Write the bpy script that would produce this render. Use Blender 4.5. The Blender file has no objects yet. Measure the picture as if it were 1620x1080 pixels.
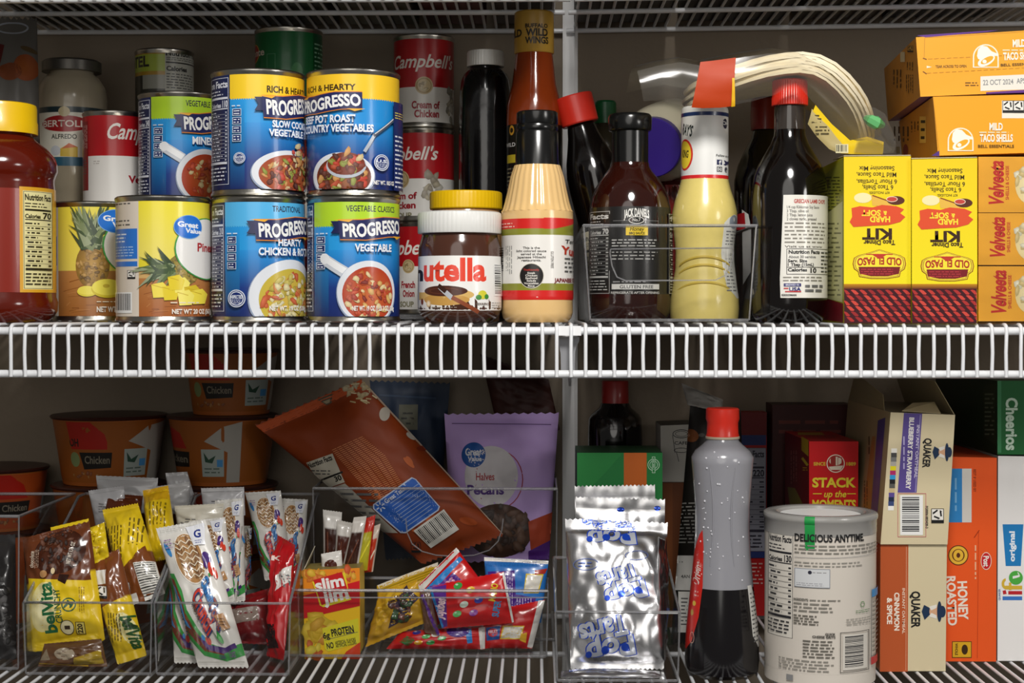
import bpy, math, random
from mathutils import Vector, Matrix, noise
from mathutils.geometry import tessellate_polygon
C = bpy.context.scene.collection
pi = math.pi
# ---------------------------------------------------------------- camera model (metres; X right, Y into the pantry, Z up; middle shelf deck at Z = 0)
F = 2520.0; EYE = 0.013; D0 = 1.4
YAW = math.radians(.909); PITCH = math.radians(1.205)
CAM = Vector((0, -D0, EYE))
ROT = Matrix.Rotation(YAW, 3, 'Z') @ Matrix.Rotation(-PITCH, 3, 'X')
LOW = -.33; TOP = .33; WALL = .408
def ray(x, y): return ROT @ Vector(((x-810)/F, 1, (540-y)/F))
def at(x, y, Y):
    d = ray(x, y); return CAM + d*((Y+D0)/d.y)
def ppm(Y): return F/(D0+Y)          # pixels per metre at depth Y
def onplane(x, y, P, N):
    d = ray(x, y); return CAM + d*((P-CAM).dot(N)/d.dot(N))
cam = bpy.data.cameras.new('camera'); co = bpy.data.objects.new('camera', cam); C.objects.link(co)
cam.sensor_width = 36; cam.lens = F/1620*36; cam.clip_start = .01
co.location = CAM; co.rotation_euler = (pi/2-PITCH, 0, YAW)
bpy.context.scene.camera = co
# ---------------------------------------------------------------- colours and materials
_h = {}
def lin(c):
    if not isinstance(c, str): return c
    if c not in _h:
        s = c.lstrip('#')
        if len(s) == 3: s = ''.join(k*2 for k in s)
        v = [int(s[i:i+2], 16)/255 for i in (0, 2, 4)]
        _h[c] = tuple([k/12.92 if k <= .04045 else ((k+.055)/1.055)**2.4 for k in v]+[1.0])
    return _h[c]
def mix(a, b, t): a, b = lin(a), lin(b); return tuple(a[i]*(1-t)+b[i]*t for i in range(4))
_m = {}
def mat(name, col=None, rough=.4, metal=0, coat=0, bump=0, bscale=60, vary=0, spec=.5, attr=False):
    if name in _m: return _m[name]
    m = bpy.data.materials.new(name); m.use_nodes = True; _m[name] = m
    nt = m.node_tree; b = nt.nodes['Principled BSDF']
    b.inputs['Roughness'].default_value = rough; b.inputs['Metallic'].default_value = metal
    b.inputs['Coat Weight'].default_value = coat; b.inputs['Coat Roughness'].default_value = .08
    b.inputs['Specular IOR Level'].default_value = spec
    if attr:
        a = nt.nodes.new('ShaderNodeVertexColor'); a.layer_name = 'Col'
        nt.links.new(a.outputs['Color'], b.inputs['Base Color'])
    elif vary:
        n = nt.nodes.new('ShaderNodeTexNoise'); n.inputs['Scale'].default_value = bscale; n.inputs['Detail'].default_value = 4
        t = nt.nodes.new('ShaderNodeTexCoord'); nt.links.new(t.outputs['Object'], n.inputs['Vector'])
        r = nt.nodes.new('ShaderNodeValToRGB'); c = lin(col)
        r.color_ramp.elements[0].color = tuple(k*(1-vary) for k in c[:3])+(1,)
        r.color_ramp.elements[1].color = tuple(min(1, k*(1+vary)) for k in c[:3])+(1,)
        nt.links.new(n.outputs['Fac'], r.inputs['Fac']); nt.links.new(r.outputs['Color'], b.inputs['Base Color'])
    else: b.inputs['Base Color'].default_value = lin(col)
    if bump:
        n = nt.nodes.new('ShaderNodeTexNoise'); n.inputs['Scale'].default_value = bscale; n.inputs['Detail'].default_value = 5
        t = nt.nodes.new('ShaderNodeTexCoord'); nt.links.new(t.outputs['Object'], n.inputs['Vector'])
        u = nt.nodes.new('ShaderNodeBump'); u.inputs['Strength'].default_value = bump; u.inputs['Distance'].default_value = .002
        nt.links.new(n.outputs['Fac'], u.inputs['Height']); nt.links.new(u.outputs['Normal'], b.inputs['Normal'])
    return m
def clear(name, tint='#ffffff', fac=.0, rough=.06, body='#cccccc', bodyf=.0, k=1.0):
    """thin clear plastic: see-through, with a Fresnel gloss and a little milky body"""
    if name in _m: return _m[name]
    m = bpy.data.materials.new(name); m.use_nodes = True; _m[name] = m
    nt = m.node_tree; nt.nodes.clear(); N = nt.nodes.new; L = nt.links.new
    o = N('ShaderNodeOutputMaterial'); tr = N('ShaderNodeBsdfTransparent'); tr.inputs[0].default_value = lin(tint)
    df = N('ShaderNodeBsdfDiffuse'); df.inputs[0].default_value = lin(body)
    gl = N('ShaderNodeBsdfGlossy'); gl.inputs['Roughness'].default_value = rough
    fr = N('ShaderNodeFresnel'); fr.inputs['IOR'].default_value = 1.5
    ad = N('ShaderNodeMath'); ad.operation = 'MULTIPLY_ADD'; ad.inputs[1].default_value = k; ad.inputs[2].default_value = fac
    m1 = N('ShaderNodeMixShader'); m1.inputs[0].default_value = bodyf
    m2 = N('ShaderNodeMixShader')
    L(tr.outputs[0], m1.inputs[1]); L(df.outputs[0], m1.inputs[2]); L(fr.outputs[0], ad.inputs[0])
    L(ad.outputs[0], m2.inputs[0]); L(m1.outputs[0], m2.inputs[1]); L(gl.outputs[0], m2.inputs[2]); L(m2.outputs[0], o.inputs[0])
    return m
PAPER = mat('printed_paper', rough=.42, attr=True, spec=.4)
GLOSS = mat('printed_gloss_label', rough=.3, attr=True, coat=.25)
CARD = mat('printed_carton', rough=.45, attr=True, spec=.35)
FILM = mat('printed_film', rough=.26, attr=True, coat=.3)
DULL = mat('printed_dull_film', rough=.5, attr=True, spec=.3)
TIN = mat('tin_plate', '#b9b6ae', .28, 1, bump=.15, bscale=120)
FOIL = mat('silver_foil', '#e6e6e8', .27, 1, bump=.15, bscale=25)
BIN = clear('clear_bin_plastic', tint='#fdfdfd', k=.35)
RIM = clear('clear_bin_edge', tint='#f0f0f0', body='#dcdce0', bodyf=.26, fac=.05)
BAGF = clear('clear_bag_film', tint='#f6f4ee', body='#d8d4cc', bodyf=.05, fac=.01, rough=.16, k=.7)
NECK = clear('clear_bottle_wall', tint='#b9b2a8', body='#777', bodyf=.12, fac=.02)
def plas(name, c, r=.3, coat=.2): return mat(name, c, r, coat=coat)
BLACKP = plas('black_plastic', '#101010', .22); REDP = plas('red_cap_plastic', '#e23222', .35); WHITEP = plas('white_cap_plastic', '#e8e8e4', .4)
YELP = plas('yellow_lid_plastic', '#f2c40e', .35); NAVYL = plas('purple_lid_plastic', '#37208a', .4)
SOY = mat('dark_soy_liquid', '#0a0605', .12, coat=.6); 
WIRE = mat('white_vinyl_wire', '#e9ebee', .38, coat=.15)
POLE = mat('white_painted_steel', '#f4f4f4', .4)
# ---------------------------------------------------------------- objects
def root(name, label, cat, loc, group=None):
    o = bpy.data.objects.new(name, None); C.objects.link(o); o.location = loc; o.empty_display_size = .02
    o['label'] = label; o['category'] = cat
    if group: o['group'] = group
    return o
def mesh(name, V, Fs, m, parent=None, smooth=True, sharp=38, cols=None, label=None, kind=None):
    o0 = Vector(parent.get('w0') or parent.location) if parent else Vector()
    me = bpy.data.meshes.new(name); me.from_pydata([tuple(Vector(v)-o0) for v in V], [], Fs)
    if cols:
        ca = me.color_attributes.new('Col', 'FLOAT_COLOR', 'POINT'); ca.data.foreach_set('color', [k for c in cols for k in c])
    me.materials.append(m)
    if smooth:
        me.polygons.foreach_set('use_smooth', [True]*len(me.polygons)); me.set_sharp_from_angle(angle=math.radians(sharp))
    me.update()
    o = bpy.data.objects.new(name, me); C.objects.link(o)
    if parent:
        o.parent = parent; o['w0'] = tuple(o0)
    if label: o['label'] = label
    if kind: o['kind'] = kind
    return o
class MB:
    def __init__(s): s.V = []; s.F = []
    def add(s, V, Fs):
        b = len(s.V); s.V += [Vector(v) for v in V]; s.F += [tuple(b+i for i in f) for f in Fs]; return s
    def box(s, a, b):
        x0, y0, z0 = a; x1, y1, z1 = b
        return s.hexa([(x0,y0,z0),(x1,y0,z0),(x1,y1,z0),(x0,y1,z0)], [(x0,y0,z1),(x1,y0,z1),(x1,y1,z1),(x0,y1,z1)])
    def hexa(s, lo, hi): return s.add(list(lo)+list(hi), [(3,2,1,0),(4,5,6,7),(0,1,5,4),(1,2,6,5),(2,3,7,6),(3,0,4,7)])
    def quad(s, p): return s.add(p, [tuple(range(len(p)))])
    def tube(s, pts, r, n=8, cap=True):
        pts = [Vector(p) for p in pts]; rings = []
        for i, p in enumerate(pts):
            t = (pts[min(i+1, len(pts)-1)]-pts[max(i-1, 0)]).normalized()
            u = t.orthogonal().normalized() if i == 0 else (u - t*u.dot(t)).normalized()
            w = t.cross(u); rr = r[i] if isinstance(r, (list, tuple)) else r
            rings.append([p+u*rr*math.cos(2*pi*k/n)+w*rr*math.sin(2*pi*k/n) for k in range(n)])
        V = [v for g in rings for v in g]; Fs = []
        for i in range(len(pts)-1):
            for k in range(n): Fs.append((i*n+k, i*n+(k+1)%n, (i+1)*n+(k+1)%n, (i+1)*n+k))
        if cap: Fs += [tuple(range(n-1, -1, -1)), tuple(range(len(V)-n, len(V)))]
        return s.add(V, Fs)
    def lathe(s, prof, o, n=56, flute=0, nf=0, M=None, sx=1):
        V = []; Fs = []
        for r, z in prof:
            for k in range(n):
                a = 2*pi*k/n; rr = r*(1+(flute*(abs((k*nf/n) % 1-.5)*4-1) if r > 1e-5 else 0)) if nf else r
                v = Vector((o[0]+rr*sx*math.sin(a), o[1]-rr*math.cos(a), z)); V.append(M @ v if M else v)
        m = len(prof)
        for i in range(m-1):
            for k in range(n): Fs.append((i*n+k, i*n+(k+1) % n, (i+1)*n+(k+1) % n, (i+1)*n+k))
        Fs.append(tuple(range(n-1, -1, -1))); Fs.append(tuple(range((m-1)*n, m*n)))
        if prof[0][1] > prof[-1][1]: Fs = [tuple(reversed(f)) for f in Fs]
        return s.add(V, Fs)
    def out(s, name, m, parent=None, **k): return mesh(name, s.V, s.F, m, parent, **k)
# ---------------------------------------------------------------- lettering (glyph outlines of the built-in font, reused as flat print)
CH = "ABCDEFGHIJKLMNOPQRSTUVWXYZabcdefghijklmnopqrstuvwxyz0123456789&.,'%-:*()/!"
GL = {}; ADV = {}
def glyphs():
    tmp = []
    def txt(body, off):
        c = bpy.data.curves.new('glyph', 'FONT'); c.body = body; c.offset = off; c.resolution_u = 3; c.fill_mode = 'FRONT'
        o = bpy.data.objects.new('glyph', c); C.objects.link(o); tmp.append((o, c)); return o
    jobs = {}
    for ch in CH:
        for b, off in ((0, 0), (1, .018), (2, .036)): jobs[ch, b] = txt(ch, off)
        jobs[ch, 'w'] = txt('|'+ch+'|', 0)
    jobs[' ', 'w'] = txt('| |', 0); jobs['', 'w'] = txt('||', 0)
    dg = bpy.context.evaluated_depsgraph_get(); dg.update(); wid = {}
    for k, o in jobs.items():
        e = o.evaluated_get(dg); me = e.to_mesh()
        if k[1] == 'w': xs = [v.co.x for v in me.vertices]; wid[k[0]] = max(xs)-min(xs)
        else:
            me.calc_loop_triangles(); GL[k] = ([(v.co.x, v.co.y) for v in me.vertices], [tuple(t.vertices) for t in me.loop_triangles])
        e.to_mesh_clear()
    for ch in wid:
        if ch: ADV[ch] = wid[ch]-wid['']
    for o, c in tmp: bpy.data.objects.remove(o); bpy.data.curves.remove(c)
glyphs()
CAP = max(v[1] for v in GL['H', 0][0])
# ---------------------------------------------------------------- printed labels: flat shapes in pixel measure laid on a surface
class Lab:
    def __init__(s, f, U=None, mx=1e9, my=1e9, base=.00012, step=.00002, seed=1):
        s.f = f; s.U = U or (lambda x: x); s.mx = mx; s.my = my; s.base = base; s.step = step
        s.clip = None; s.clip = None; s.T = []; s.k = 0; s.rnd = random.Random(seed)
    def add(s, P, T, c):
        cs = c if isinstance(c, list) else [lin(c)]*len(P)
        for t in T: s.T.append((s.k, [(P[i][0], P[i][1], cs[i]) for i in t]))
        s.k += 1; return s
    def r(s, x0, y0, x1, y1, c, c2=None):
        a, b = s.U(x0), s.U(x1); c = lin(c); d = lin(c2) if c2 else c
        return s.add([(a, y0), (b, y0), (b, y1), (a, y1)], [(0, 1, 2), (0, 2, 3)], [c, c, d, d])
    def h(s, x0, y0, x1, y1, c, c2):
        a, b = s.U(x0), s.U(x1); c = lin(c); d = lin(c2)
        return s.add([(a, y0), (b, y0), (b, y1), (a, y1)], [(0, 1, 2), (0, 2, 3)], [c, d, d, c])
    def p(s, pts, c):
        q = [(s.U(x), y) for x, y in pts]
        return s.add(q, tessellate_polygon([[Vector((x, y, 0)) for x, y in q]]), c)
    def e(s, x, y, rx, ry, c, n=28, a0=0, a1=360, rot=0, c2=None):
        X = s.U(x); q = [(0, 0)]; cr, sr = math.cos(math.radians(rot)), math.sin(math.radians(rot))
        for i in range(n+1):
            a = math.radians(a0+(a1-a0)*i/n); q.append((rx*math.cos(a), -ry*math.sin(a)))
        q = [(X+u*cr+v*sr, y-u*sr+v*cr) for u, v in q]
        return s.add(q, [(0, i, i+1) for i in range(1, n+1)], [lin(c2 or c)]+[lin(c)]*(n+1))
    def ring(s, x, y, rx, ry, w, c, n=28, a0=0, a1=360):
        X = s.U(x); q = []
        for i in range(n+1):
            a = math.radians(a0+(a1-a0)*i/n)
            q += [(X+rx*math.cos(a), y-ry*math.sin(a)), (X+(rx-w)*math.cos(a), y-(ry-w)*math.sin(a))]
        return s.add(q, [t for i in range(n) for t in ((2*i, 2*i+1, 2*i+2), (2*i+1, 2*i+3, 2*i+2))], c)
    def l(s, x0, y0, x1, y1, w, c):
        a, b = s.U(x0), s.U(x1); d = math.hypot(b-a, y1-y0) or 1; u, v = -(y1-y0)/d*w/2, (b-a)/d*w/2
        return s.add([(a+u, y0+v), (b+u, y1+v), (b-u, y1-v), (a-u, y0-v)], [(0, 1, 2), (0, 2, 3)], c)
    def fr(s, x0, y0, x1, y1, w, c):
        s.r(x0, y0, x1, y0+w, c).r(x0, y1-w, x1, y1, c); s.r(x0, y0, x0+w, y1, c).r(x1-w, y0, x1, y1, c); return s
    def t(s, body, x0, y0, x1, y1, c, b=1, rot=0, sh=0, arc=0, wave=0):
        """body fitted to the box: cap height y0..y1, ink width x0..x1; rot 90 reads upward, -90 downward (box as seen)"""
        a, d = s.U(x0), s.U(x1); cx, cy = (a+d)/2, (y0+y1)/2
        w, h = (y1-y0, d-a) if 69 < abs(rot) < 111 else (d-a, y1-y0)
        P = []; T = []; x = 0
        for ch in body:
            if ch != ' ' and (ch, b) in GL:
                g, ts = GL[ch, b]; n = len(P); P += [(x+u, v) for u, v in g]; T += [(n+i, n+j, n+k) for i, j, k in ts]
            x += ADV.get(ch, .5)
        if not P: return s
        lo, hi = min(p[0] for p in P), max(p[0] for p in P); sx = w/max(hi-lo, 1e-6); sy = h/CAP
        cr, sr = math.cos(math.radians(rot)), math.sin(math.radians(rot)); Q = []
        for u, v in P:
            tt = (u-lo)/(hi-lo); X = (u-lo)*sx-w/2+v*sy*sh; Y = v*sy-h/2+arc*(1-(2*tt-1)**2)+wave*math.sin((tt-.5)*pi*2)
            Q.append((cx+X*cr-Y*sr, cy-(X*sr+Y*cr)))
        return s.add(Q, T, c)
    def g(s, x0, y0, x1, y1, n, c, vert=False, fill=.36, rag=.85):
        """n lines of fine print"""
        P = []; T = []; a, b = s.U(x0), s.U(x1); R = s.rnd
        if vert: p0, p1, q0, q1 = y0, y1, a, b
        else: p0, p1, q0, q1 = a, b, y0, y1
        pitch = (q1-q0)/n
        for i in range(n):
            end = p0+(p1-p0)*R.uniform(rag, 1); x = p0; lo = q0+pitch*(i+.5-fill/2); hi = lo+pitch*fill
            while x < end-.5:
                w = min(R.uniform(.8, 3.2)*max(pitch, 2)*.8, end-x); m = len(P)
                P += [(x, lo), (x+w, lo), (x+w, hi), (x, hi)] if not vert else [(lo, x), (hi, x), (hi, x+w), (lo, x+w)]
                T += [(m, m+1, m+2), (m, m+2, m+3)]; x += w+pitch*.5
        return s.add(P, T, c)
    def bar(s, x0, y0, x1, y1, c='#26262a', bg='#f1f1ee', vert=False, n=26):
        if bg: s.r(x0, y0, x1, y1, bg)
        m = .08*min(x1-x0, y1-y0); a, b = (y0+m, y1-m) if vert else (x0+m, x1-m); w = (b-a)/n; i = 0
        while i < n-1:
            k = s.rnd.choice((.5, .8, 1.2))
            if vert: s.r(x0+m, a+i*w, x1-m*2, a+(i+k)*w, c)
            else: s.r(a+i*w, y0+m, a+(i+k)*w, y1-m*2, c)
            s.k -= 1; i += k+s.rnd.choice((.5, .7, 1))
        s.k += 1; return s
    def ch(s, x, y, rx, ry, n, cols, s0, s1, k=7):
        """n food pieces in an oval"""
        R = s.rnd
        for _ in range(n):
            a = R.uniform(0, 2*pi); d = R.uniform(0, 1)**.5; q = R.uniform(s0, s1); st = R.uniform(.6, 1.5); ro = R.uniform(0, pi)
            px, py = s.U(x)+rx*d*math.cos(a), y+ry*d*math.sin(a); P = []
            for i in range(k):
                t = 2*pi*i/k; z = q*R.uniform(.7, 1.15); u, v = z*st*math.cos(t), z/st*math.sin(t)
                P.append((px+u*math.cos(ro)-v*math.sin(ro), py+u*math.sin(ro)+v*math.cos(ro)))
            c = lin(R.choice(cols)); d2 = mix(c, (0, 0, 0, 1), .35); P.append((px-q*.2, py-q*.25))
            s.add(P, [(k, i, (i+1) % k) for i in range(k)], [d2]*k+[mix(c, (1, 1, 1, 1), .06)])
            s.k -= .6
        s.k = math.ceil(s.k)+1; return s
    def rec(s, x, y, w, bg='#eeeae2', c='#1a1a1a'):
        s.r(x, y, x+w, y+w*1.15, bg).fr(x, y, x+w, y+w*1.15, w*.05, c)
        X, Y, q = x+w/2, y+w*.45, w*.33
        for i in range(3):
            a = math.radians(90+120*i); b = math.radians(90+120*i+75)
            s.l(X+q*math.cos(a), Y-q*math.sin(a), X+q*math.cos(b), Y-q*math.sin(b), w*.13, c)
            s.e(X+q*math.cos(b), Y-q*math.sin(b), w*.12, w*.12, c, n=3, rot=i*120)
        return s.r(x, y+w*.9, x+w, y+w*1.15, c)
    def nf(s, x0, y0, x1, y1, fg='#1c1c1c', bg='#efece0', head='Nutrition Facts', cal='130', n=9, full=None):
        W = x1-x0; H = y1-y0; m = W*.05
        if bg: s.r(x0, y0, x1, y1, bg)
        s.fr(x0, y0, x1, y1, .7, fg); s.t(head, x0+m, y0+H*.03, x1-m, y0+H*.09, fg, 2)
        s.g(x0+m, y0+H*.11, x1-m, y0+H*.17, 2, fg, rag=.6)
        s.r(x0+m, y0+H*.18, x1-m, y0+H*.2, fg); s.t('Calories', x0+m, y0+H*.235, x0+W*.58, y0+H*.275, fg, 2)
        s.t(cal, x0+W*.66, y0+H*.215, x1-m, y0+H*.275, fg, 2); s.r(x0+m, y0+H*.285, x1-m, y0+H*.295, fg)
        q = (H*.48)/n
        for i in range(n):
            y = y0+H*.31+q*i
            s.g(x0+m+(i % 3 > 0)*W*.07, y, x0+W*.7, y+q*.8, 1, fg, rag=.5); s.g(x1-m-W*.12, y, x1-m, y+q*.8, 1, fg)
            s.r(x0+m, y+q*.92, x1-m, y+q*.98, fg)
        s.r(x0+m, y0+H*.79, x1-m, y0+H*.81, fg); s.g(x0+m, y0+H*.83, x1-m, y0+H*.97, 4, fg); return s
    def out(s, name, m, parent, label=None):
        V = []; Fs = []; cols = []; key = {}; mx, my = s.mx, s.my
        def vid(k, v):
            q = (k, round(v[0], 2), round(v[1], 2))
            if q not in key:
                yy = min(max(v[1], s.clip[0]), s.clip[1]) if s.clip else v[1]
                key[q] = len(V); V.append(s.f(v[0], yy, s.base+s.step*k)); cols.append(v[2])
            return key[q]
        for k, t in s.T:
            st = [t]
            while st:
                a, b, c = st.pop(); best = 1.0; bi = -1
                for i, (p, q) in enumerate(((a, b), (b, c), (c, a))):
                    d = max(abs(p[0]-q[0])/mx, abs(p[1]-q[1])/my)
                    if d > best+1e-6: best = d; bi = i
                if bi < 0:
                    i, j, l = vid(k, a), vid(k, b), vid(k, c)
                    if i != j and j != l and i != l: Fs.append((i, j, l) if (b[0]-a[0])*(c[1]-a[1])-(b[1]-a[1])*(c[0]-a[0]) < 0 else (i, l, j))
                    continue
                if bi == 1: a, b, c = b, c, a
                elif bi == 2: a, b, c = c, a, b
                m_ = ((a[0]+b[0])/2, (a[1]+b[1])/2, tuple((x+y)/2 for x, y in zip(a[2], b[2])))
                st.append((a, m_, c)); st.append((m_, b, c))
        return mesh(name, V, Fs, m, parent, smooth=True, sharp=180, cols=cols, label=label)
# surfaces ------------------------------------------------------
def plane_lab(P, N, **k):
    P, N = Vector(P), Vector(N).normalized()
    if N.dot(CAM-P) < 0: N = -N
    return Lab(lambda x, y, o: onplane(x, y, P, N)+N*o, **k)
class Rev:
    """a body of revolution traced from (y, half width) in pixels at depth Y"""
    def __init__(s, xc, Y, trace, zb=None, M=None):
        s.xc = xc; s.Y = Y; p = ppm(Y); base = at(xc, 0, Y); s.x = base.x
        s.prof = [(hw/p, at(xc, y, Y).z) for y, hw in trace]
        if zb is not None: s.prof[-1] = (s.prof[-1][0], zb)
        s.zb = s.prof[-1][1]; s.o = (s.x, Y); s.M = M; s.loc = Vector((s.x, Y, s.zb))
        s.phi = math.atan2(CAM.x-s.x, Y+D0)
        if M: s.loc = M @ s.loc
    def rad(s, z):
        q = s.prof
        for (r0, z0), (r1, z1) in zip(q, q[1:]):
            if z1 <= z <= z0: return r0 if z0 == z1 else r0+(r1-r0)*(z0-z)/(z0-z1)
        return q[0][0] if z > q[0][1] else q[-1][0]
    def lab(s, yref, my=1e9, **k):
        """label wrapped on the body; pixel x measured as arc length"""
        R = s.rad(at(s.xc, yref, s.Y).z); p = ppm(s.Y); Rp = R*p; yf = s.Y-R
        def U(x):
            t = (x-s.xc)/Rp
            return s.xc+Rp*(math.asin(t) if abs(t) <= 1 else math.copysign(pi/2+abs(t)-1, t))
        def f(x, y, o):
            z = at(s.xc, y, yf).z; a = (x-s.xc)/Rp+s.phi; r = s.rad(z)+o
            v = Vector((s.x+r*math.sin(a), s.Y-r*math.cos(a), z)); return s.M @ v if s.M else v
        L = Lab(f, U, mx=max(2.2, Rp*.06), my=my, **k); L.Rp = Rp; L.xc = s.xc
        def full(y0, y1, c, c2=None):
            c = lin(c); d = lin(c2) if c2 else c; a, b = s.xc-pi*Rp, s.xc+pi*Rp
            return L.add([(a, y0), (b, y0), (b, y1), (a, y1)], [(0, 1, 2), (0, 2, 3)], [c, c, d, d])
        L.full = full; return L
    def body(s, name, m, parent, i0=0, i1=None, **k):
        return MB().lathe(s.prof[i0:i1], s.o, M=s.M, n=k.pop('n', 56), flute=k.pop('flute', 0), nf=k.pop('nf', 0)).out(name, m, parent, **k)
class Pillow:
    """a filled film pouch: quad corners in pixels (TL,TR,BR,BL) with a depth each"""
    def __init__(s, q, Ys, th, wr=.0016, cr=(.06, .06), seed=0, back=.6, pw=3, freq=(4, 6), sag=0):
        s.q = q; Ys = Ys if isinstance(Ys, (list, tuple)) else [Ys]*4
        s.W = [at(x, y, Y) for (x, y), Y in zip(q, Ys)]
        n = (s.W[2]-s.W[0]).cross(s.W[1]-s.W[3]).normalized()
        s.n = n if n.dot(CAM-s.W[0]) > 0 else -n
        s.th = th; s.wr = wr; s.cr = cr; s.seed = seed*7.31; s.back = back; s.pw = pw; s.fq = freq; s.sag = sag
    def hgt(s, a, b):
        c0, c1 = s.cr; t = (b-c0)/max(1e-6, 1-c0-c1); u = min(max(abs(2*a-1), 0), 1)
        if t <= 0 or t >= 1: g = 0
        else: g = (1-abs(2*t-1)**s.pw)**.75
        f = (1-u**s.pw)**.7
        w = noise.noise(Vector((a*s.fq[0]+s.seed, b*s.fq[1], s.seed)))+.5*noise.noise(Vector((a*s.fq[0]*2.7, b*s.fq[1]*2.3+s.seed, 3)))
        k = noise.noise(Vector((a*2.2+s.seed, b*1.3, 9)))
        rib = (0 if 0 < t < 1 else math.sin(b*400)*.0002)
        return s.th*f*g + s.wr*w*(.35+.65*min(1, f*g*1.5)) + rib + s.sag*k*1.0
    def surf(s, a, b, o=0, side=1):
        A, B, Cc, D = s.W; P = A*(1-a)*(1-b)+B*a*(1-b)+Cc*a*b+D*(1-a)*b
        h = s.hgt(min(max(a, 0), 1), min(max(b, 0), 1))
        return P+s.n*((h if side > 0 else h-s.th*(1+s.back)*(h/max(s.th, 1e-6) if h > 0 else 0)-.0006)+o)
    def inv(s, x, y):
        (x0, y0), (x1, y1), (x2, y2), (x3, y3) = s.q; a = b = .5
        for _ in range(7):
            px = x0*(1-a)*(1-b)+x1*a*(1-b)+x2*a*b+x3*(1-a)*b-x; py = y0*(1-a)*(1-b)+y1*a*(1-b)+y2*a*b+y3*(1-a)*b-y
            xa, ya = (x1-x0)*(1-b)+(x2-x3)*b, (y1-y0)*(1-b)+(y2-y3)*b; xb, yb = (x3-x0)*(1-a)+(x2-x1)*a, (y3-y0)*(1-a)+(y2-y1)*a
            d = xa*yb-xb*ya or 1e-9; a -= (px*yb-py*xb)/d; b -= (xa*py-ya*px)/d
        return a, b
    def lab(s, d=3.0, local=False, **k):
        """local: pixel space is 0..100 across and 0..100 down the pouch"""
        k.setdefault('step', .00004); k.setdefault('base', .0002)
        if local: return Lab(lambda x, y, o: s.surf(x/100, y/100, o), mx=d, my=d, **k)
        return Lab(lambda x, y, o: s.surf(*[min(max(k, -.004), 1.004) for k in s.inv(x, y)], o), mx=d, my=d, **k)
    def build(s, name, m, parent, col, nx=26, ny=40, zig=True, label=None):
        V = []; Fs = []; cols = []
        cf = col if callable(col) else (lambda a, b: lin(col))
        for side in (1, -1):
            for j in range(ny+1):
                for i in range(nx+1):
                    a, b = i/nx, j/ny; z = 0
                    if zig and j in (0, ny): z = (.006 if i % 2 else -.006)
                    V.append(s.surf(a, b+z, 0, side)); cols.append(lin(cf(a, b)))
        K = (nx+1)*(ny+1); id = lambda i, j, sd: sd*K+j*(nx+1)+i
        for j in range(ny):
            for i in range(nx):
                Fs.append((id(i, j, 0), id(i, j+1, 0), id(i+1, j+1, 0), id(i+1, j, 0)))
                Fs.append((id(i, j, 1), id(i+1, j, 1), id(i+1, j+1, 1), id(i, j+1, 1)))
        for i in range(nx):
            Fs.append((id(i, 0, 0), id(i+1, 0, 0), id(i+1, 0, 1), id(i, 0, 1))); Fs.append((id(i, ny, 0), id(i, ny, 1), id(i+1, ny, 1), id(i+1, ny, 0)))
        for j in range(ny):
            Fs.append((id(0, j, 0), id(0, j, 1), id(0, j+1, 1), id(0, j+1, 0))); Fs.append((id(nx, j, 0), id(nx, j+1, 0), id(nx, j+1, 1), id(nx, j, 1)))
        return mesh(name, V, Fs, m, parent, cols=cols, sharp=60, label=label)
    def base(s): 
        z = min(w.z for w in s.W); c = (s.W[2]+s.W[3])/2; return Vector((c.x, c.y, z))
class Carton:
    """a box: front quad in pixels on depth Yf, pushed back by dv"""
    def __init__(s, name, label, cat, q, Yf, dv, col, group=None, side=None, top=None, zb=None, Ys=None, m=None):
        if len(q) == 4 and not isinstance(q[0], tuple): x0, y0, x1, y1 = q; q = [(x0, y0), (x1, y0), (x1, y1), (x0, y1)]
        Ys = Ys or [Yf]*4
        s.f = [at(x, y, Y) for (x, y), Y in zip(q, Ys)]; dv = Vector(dv)
        if zb is not None:
            for i in (2, 3): s.f[i].z = zb
        s.b = [p+dv for p in s.f]; bc = sum((s.f+s.b)[2:4], Vector())/2
        s.r = root(name, label, cat, Vector((bc.x, bc.y, min(p.z for p in s.f[2:]))), group)
        V = []; cols = []; Fs = []; side = side or col; top = top or col
        for pts, c in ((s.f, col), ([s.b[1], s.b[0], s.b[3], s.b[2]], col), ([s.b[0], s.f[0], s.f[3], s.b[3]], side), ([s.f[1], s.b[1], s.b[2], s.f[2]], side), ([s.b[0], s.b[1], s.f[1], s.f[0]], top), ([s.f[3], s.f[2], s.b[2], s.b[3]], top)):
            n = len(V); V += pts; cols += [lin(c)]*4; Fs.append((n+3, n+2, n+1, n))
        s.o = mesh('carton_body', V, Fs, m or CARD, s.r, smooth=False, cols=cols); s.dv = dv
    def front(s, **k): return plane_lab(s.f[3], (s.f[1]-s.f[0]).cross(s.f[3]-s.f[0]), **k)
    def left(s, **k): return plane_lab(s.f[3], (s.f[3]-s.f[0]).cross(s.dv), **k)
    def topl(s, **k): return plane_lab(s.f[0], (s.f[1]-s.f[0]).cross(s.dv), **k)
def quadpart(name, pts, m, parent, th=.0006, col=None):
    """thin card flap from four points"""
    P = [Vector(p) for p in pts]; n = (P[1]-P[0]).cross(P[3]-P[0]).normalized()*th
    b = MB().hexa(P, [p+n for p in P])
    return mesh(name, b.V, b.F, m, parent, smooth=False, cols=[lin(col)]*8 if col else None)
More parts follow.
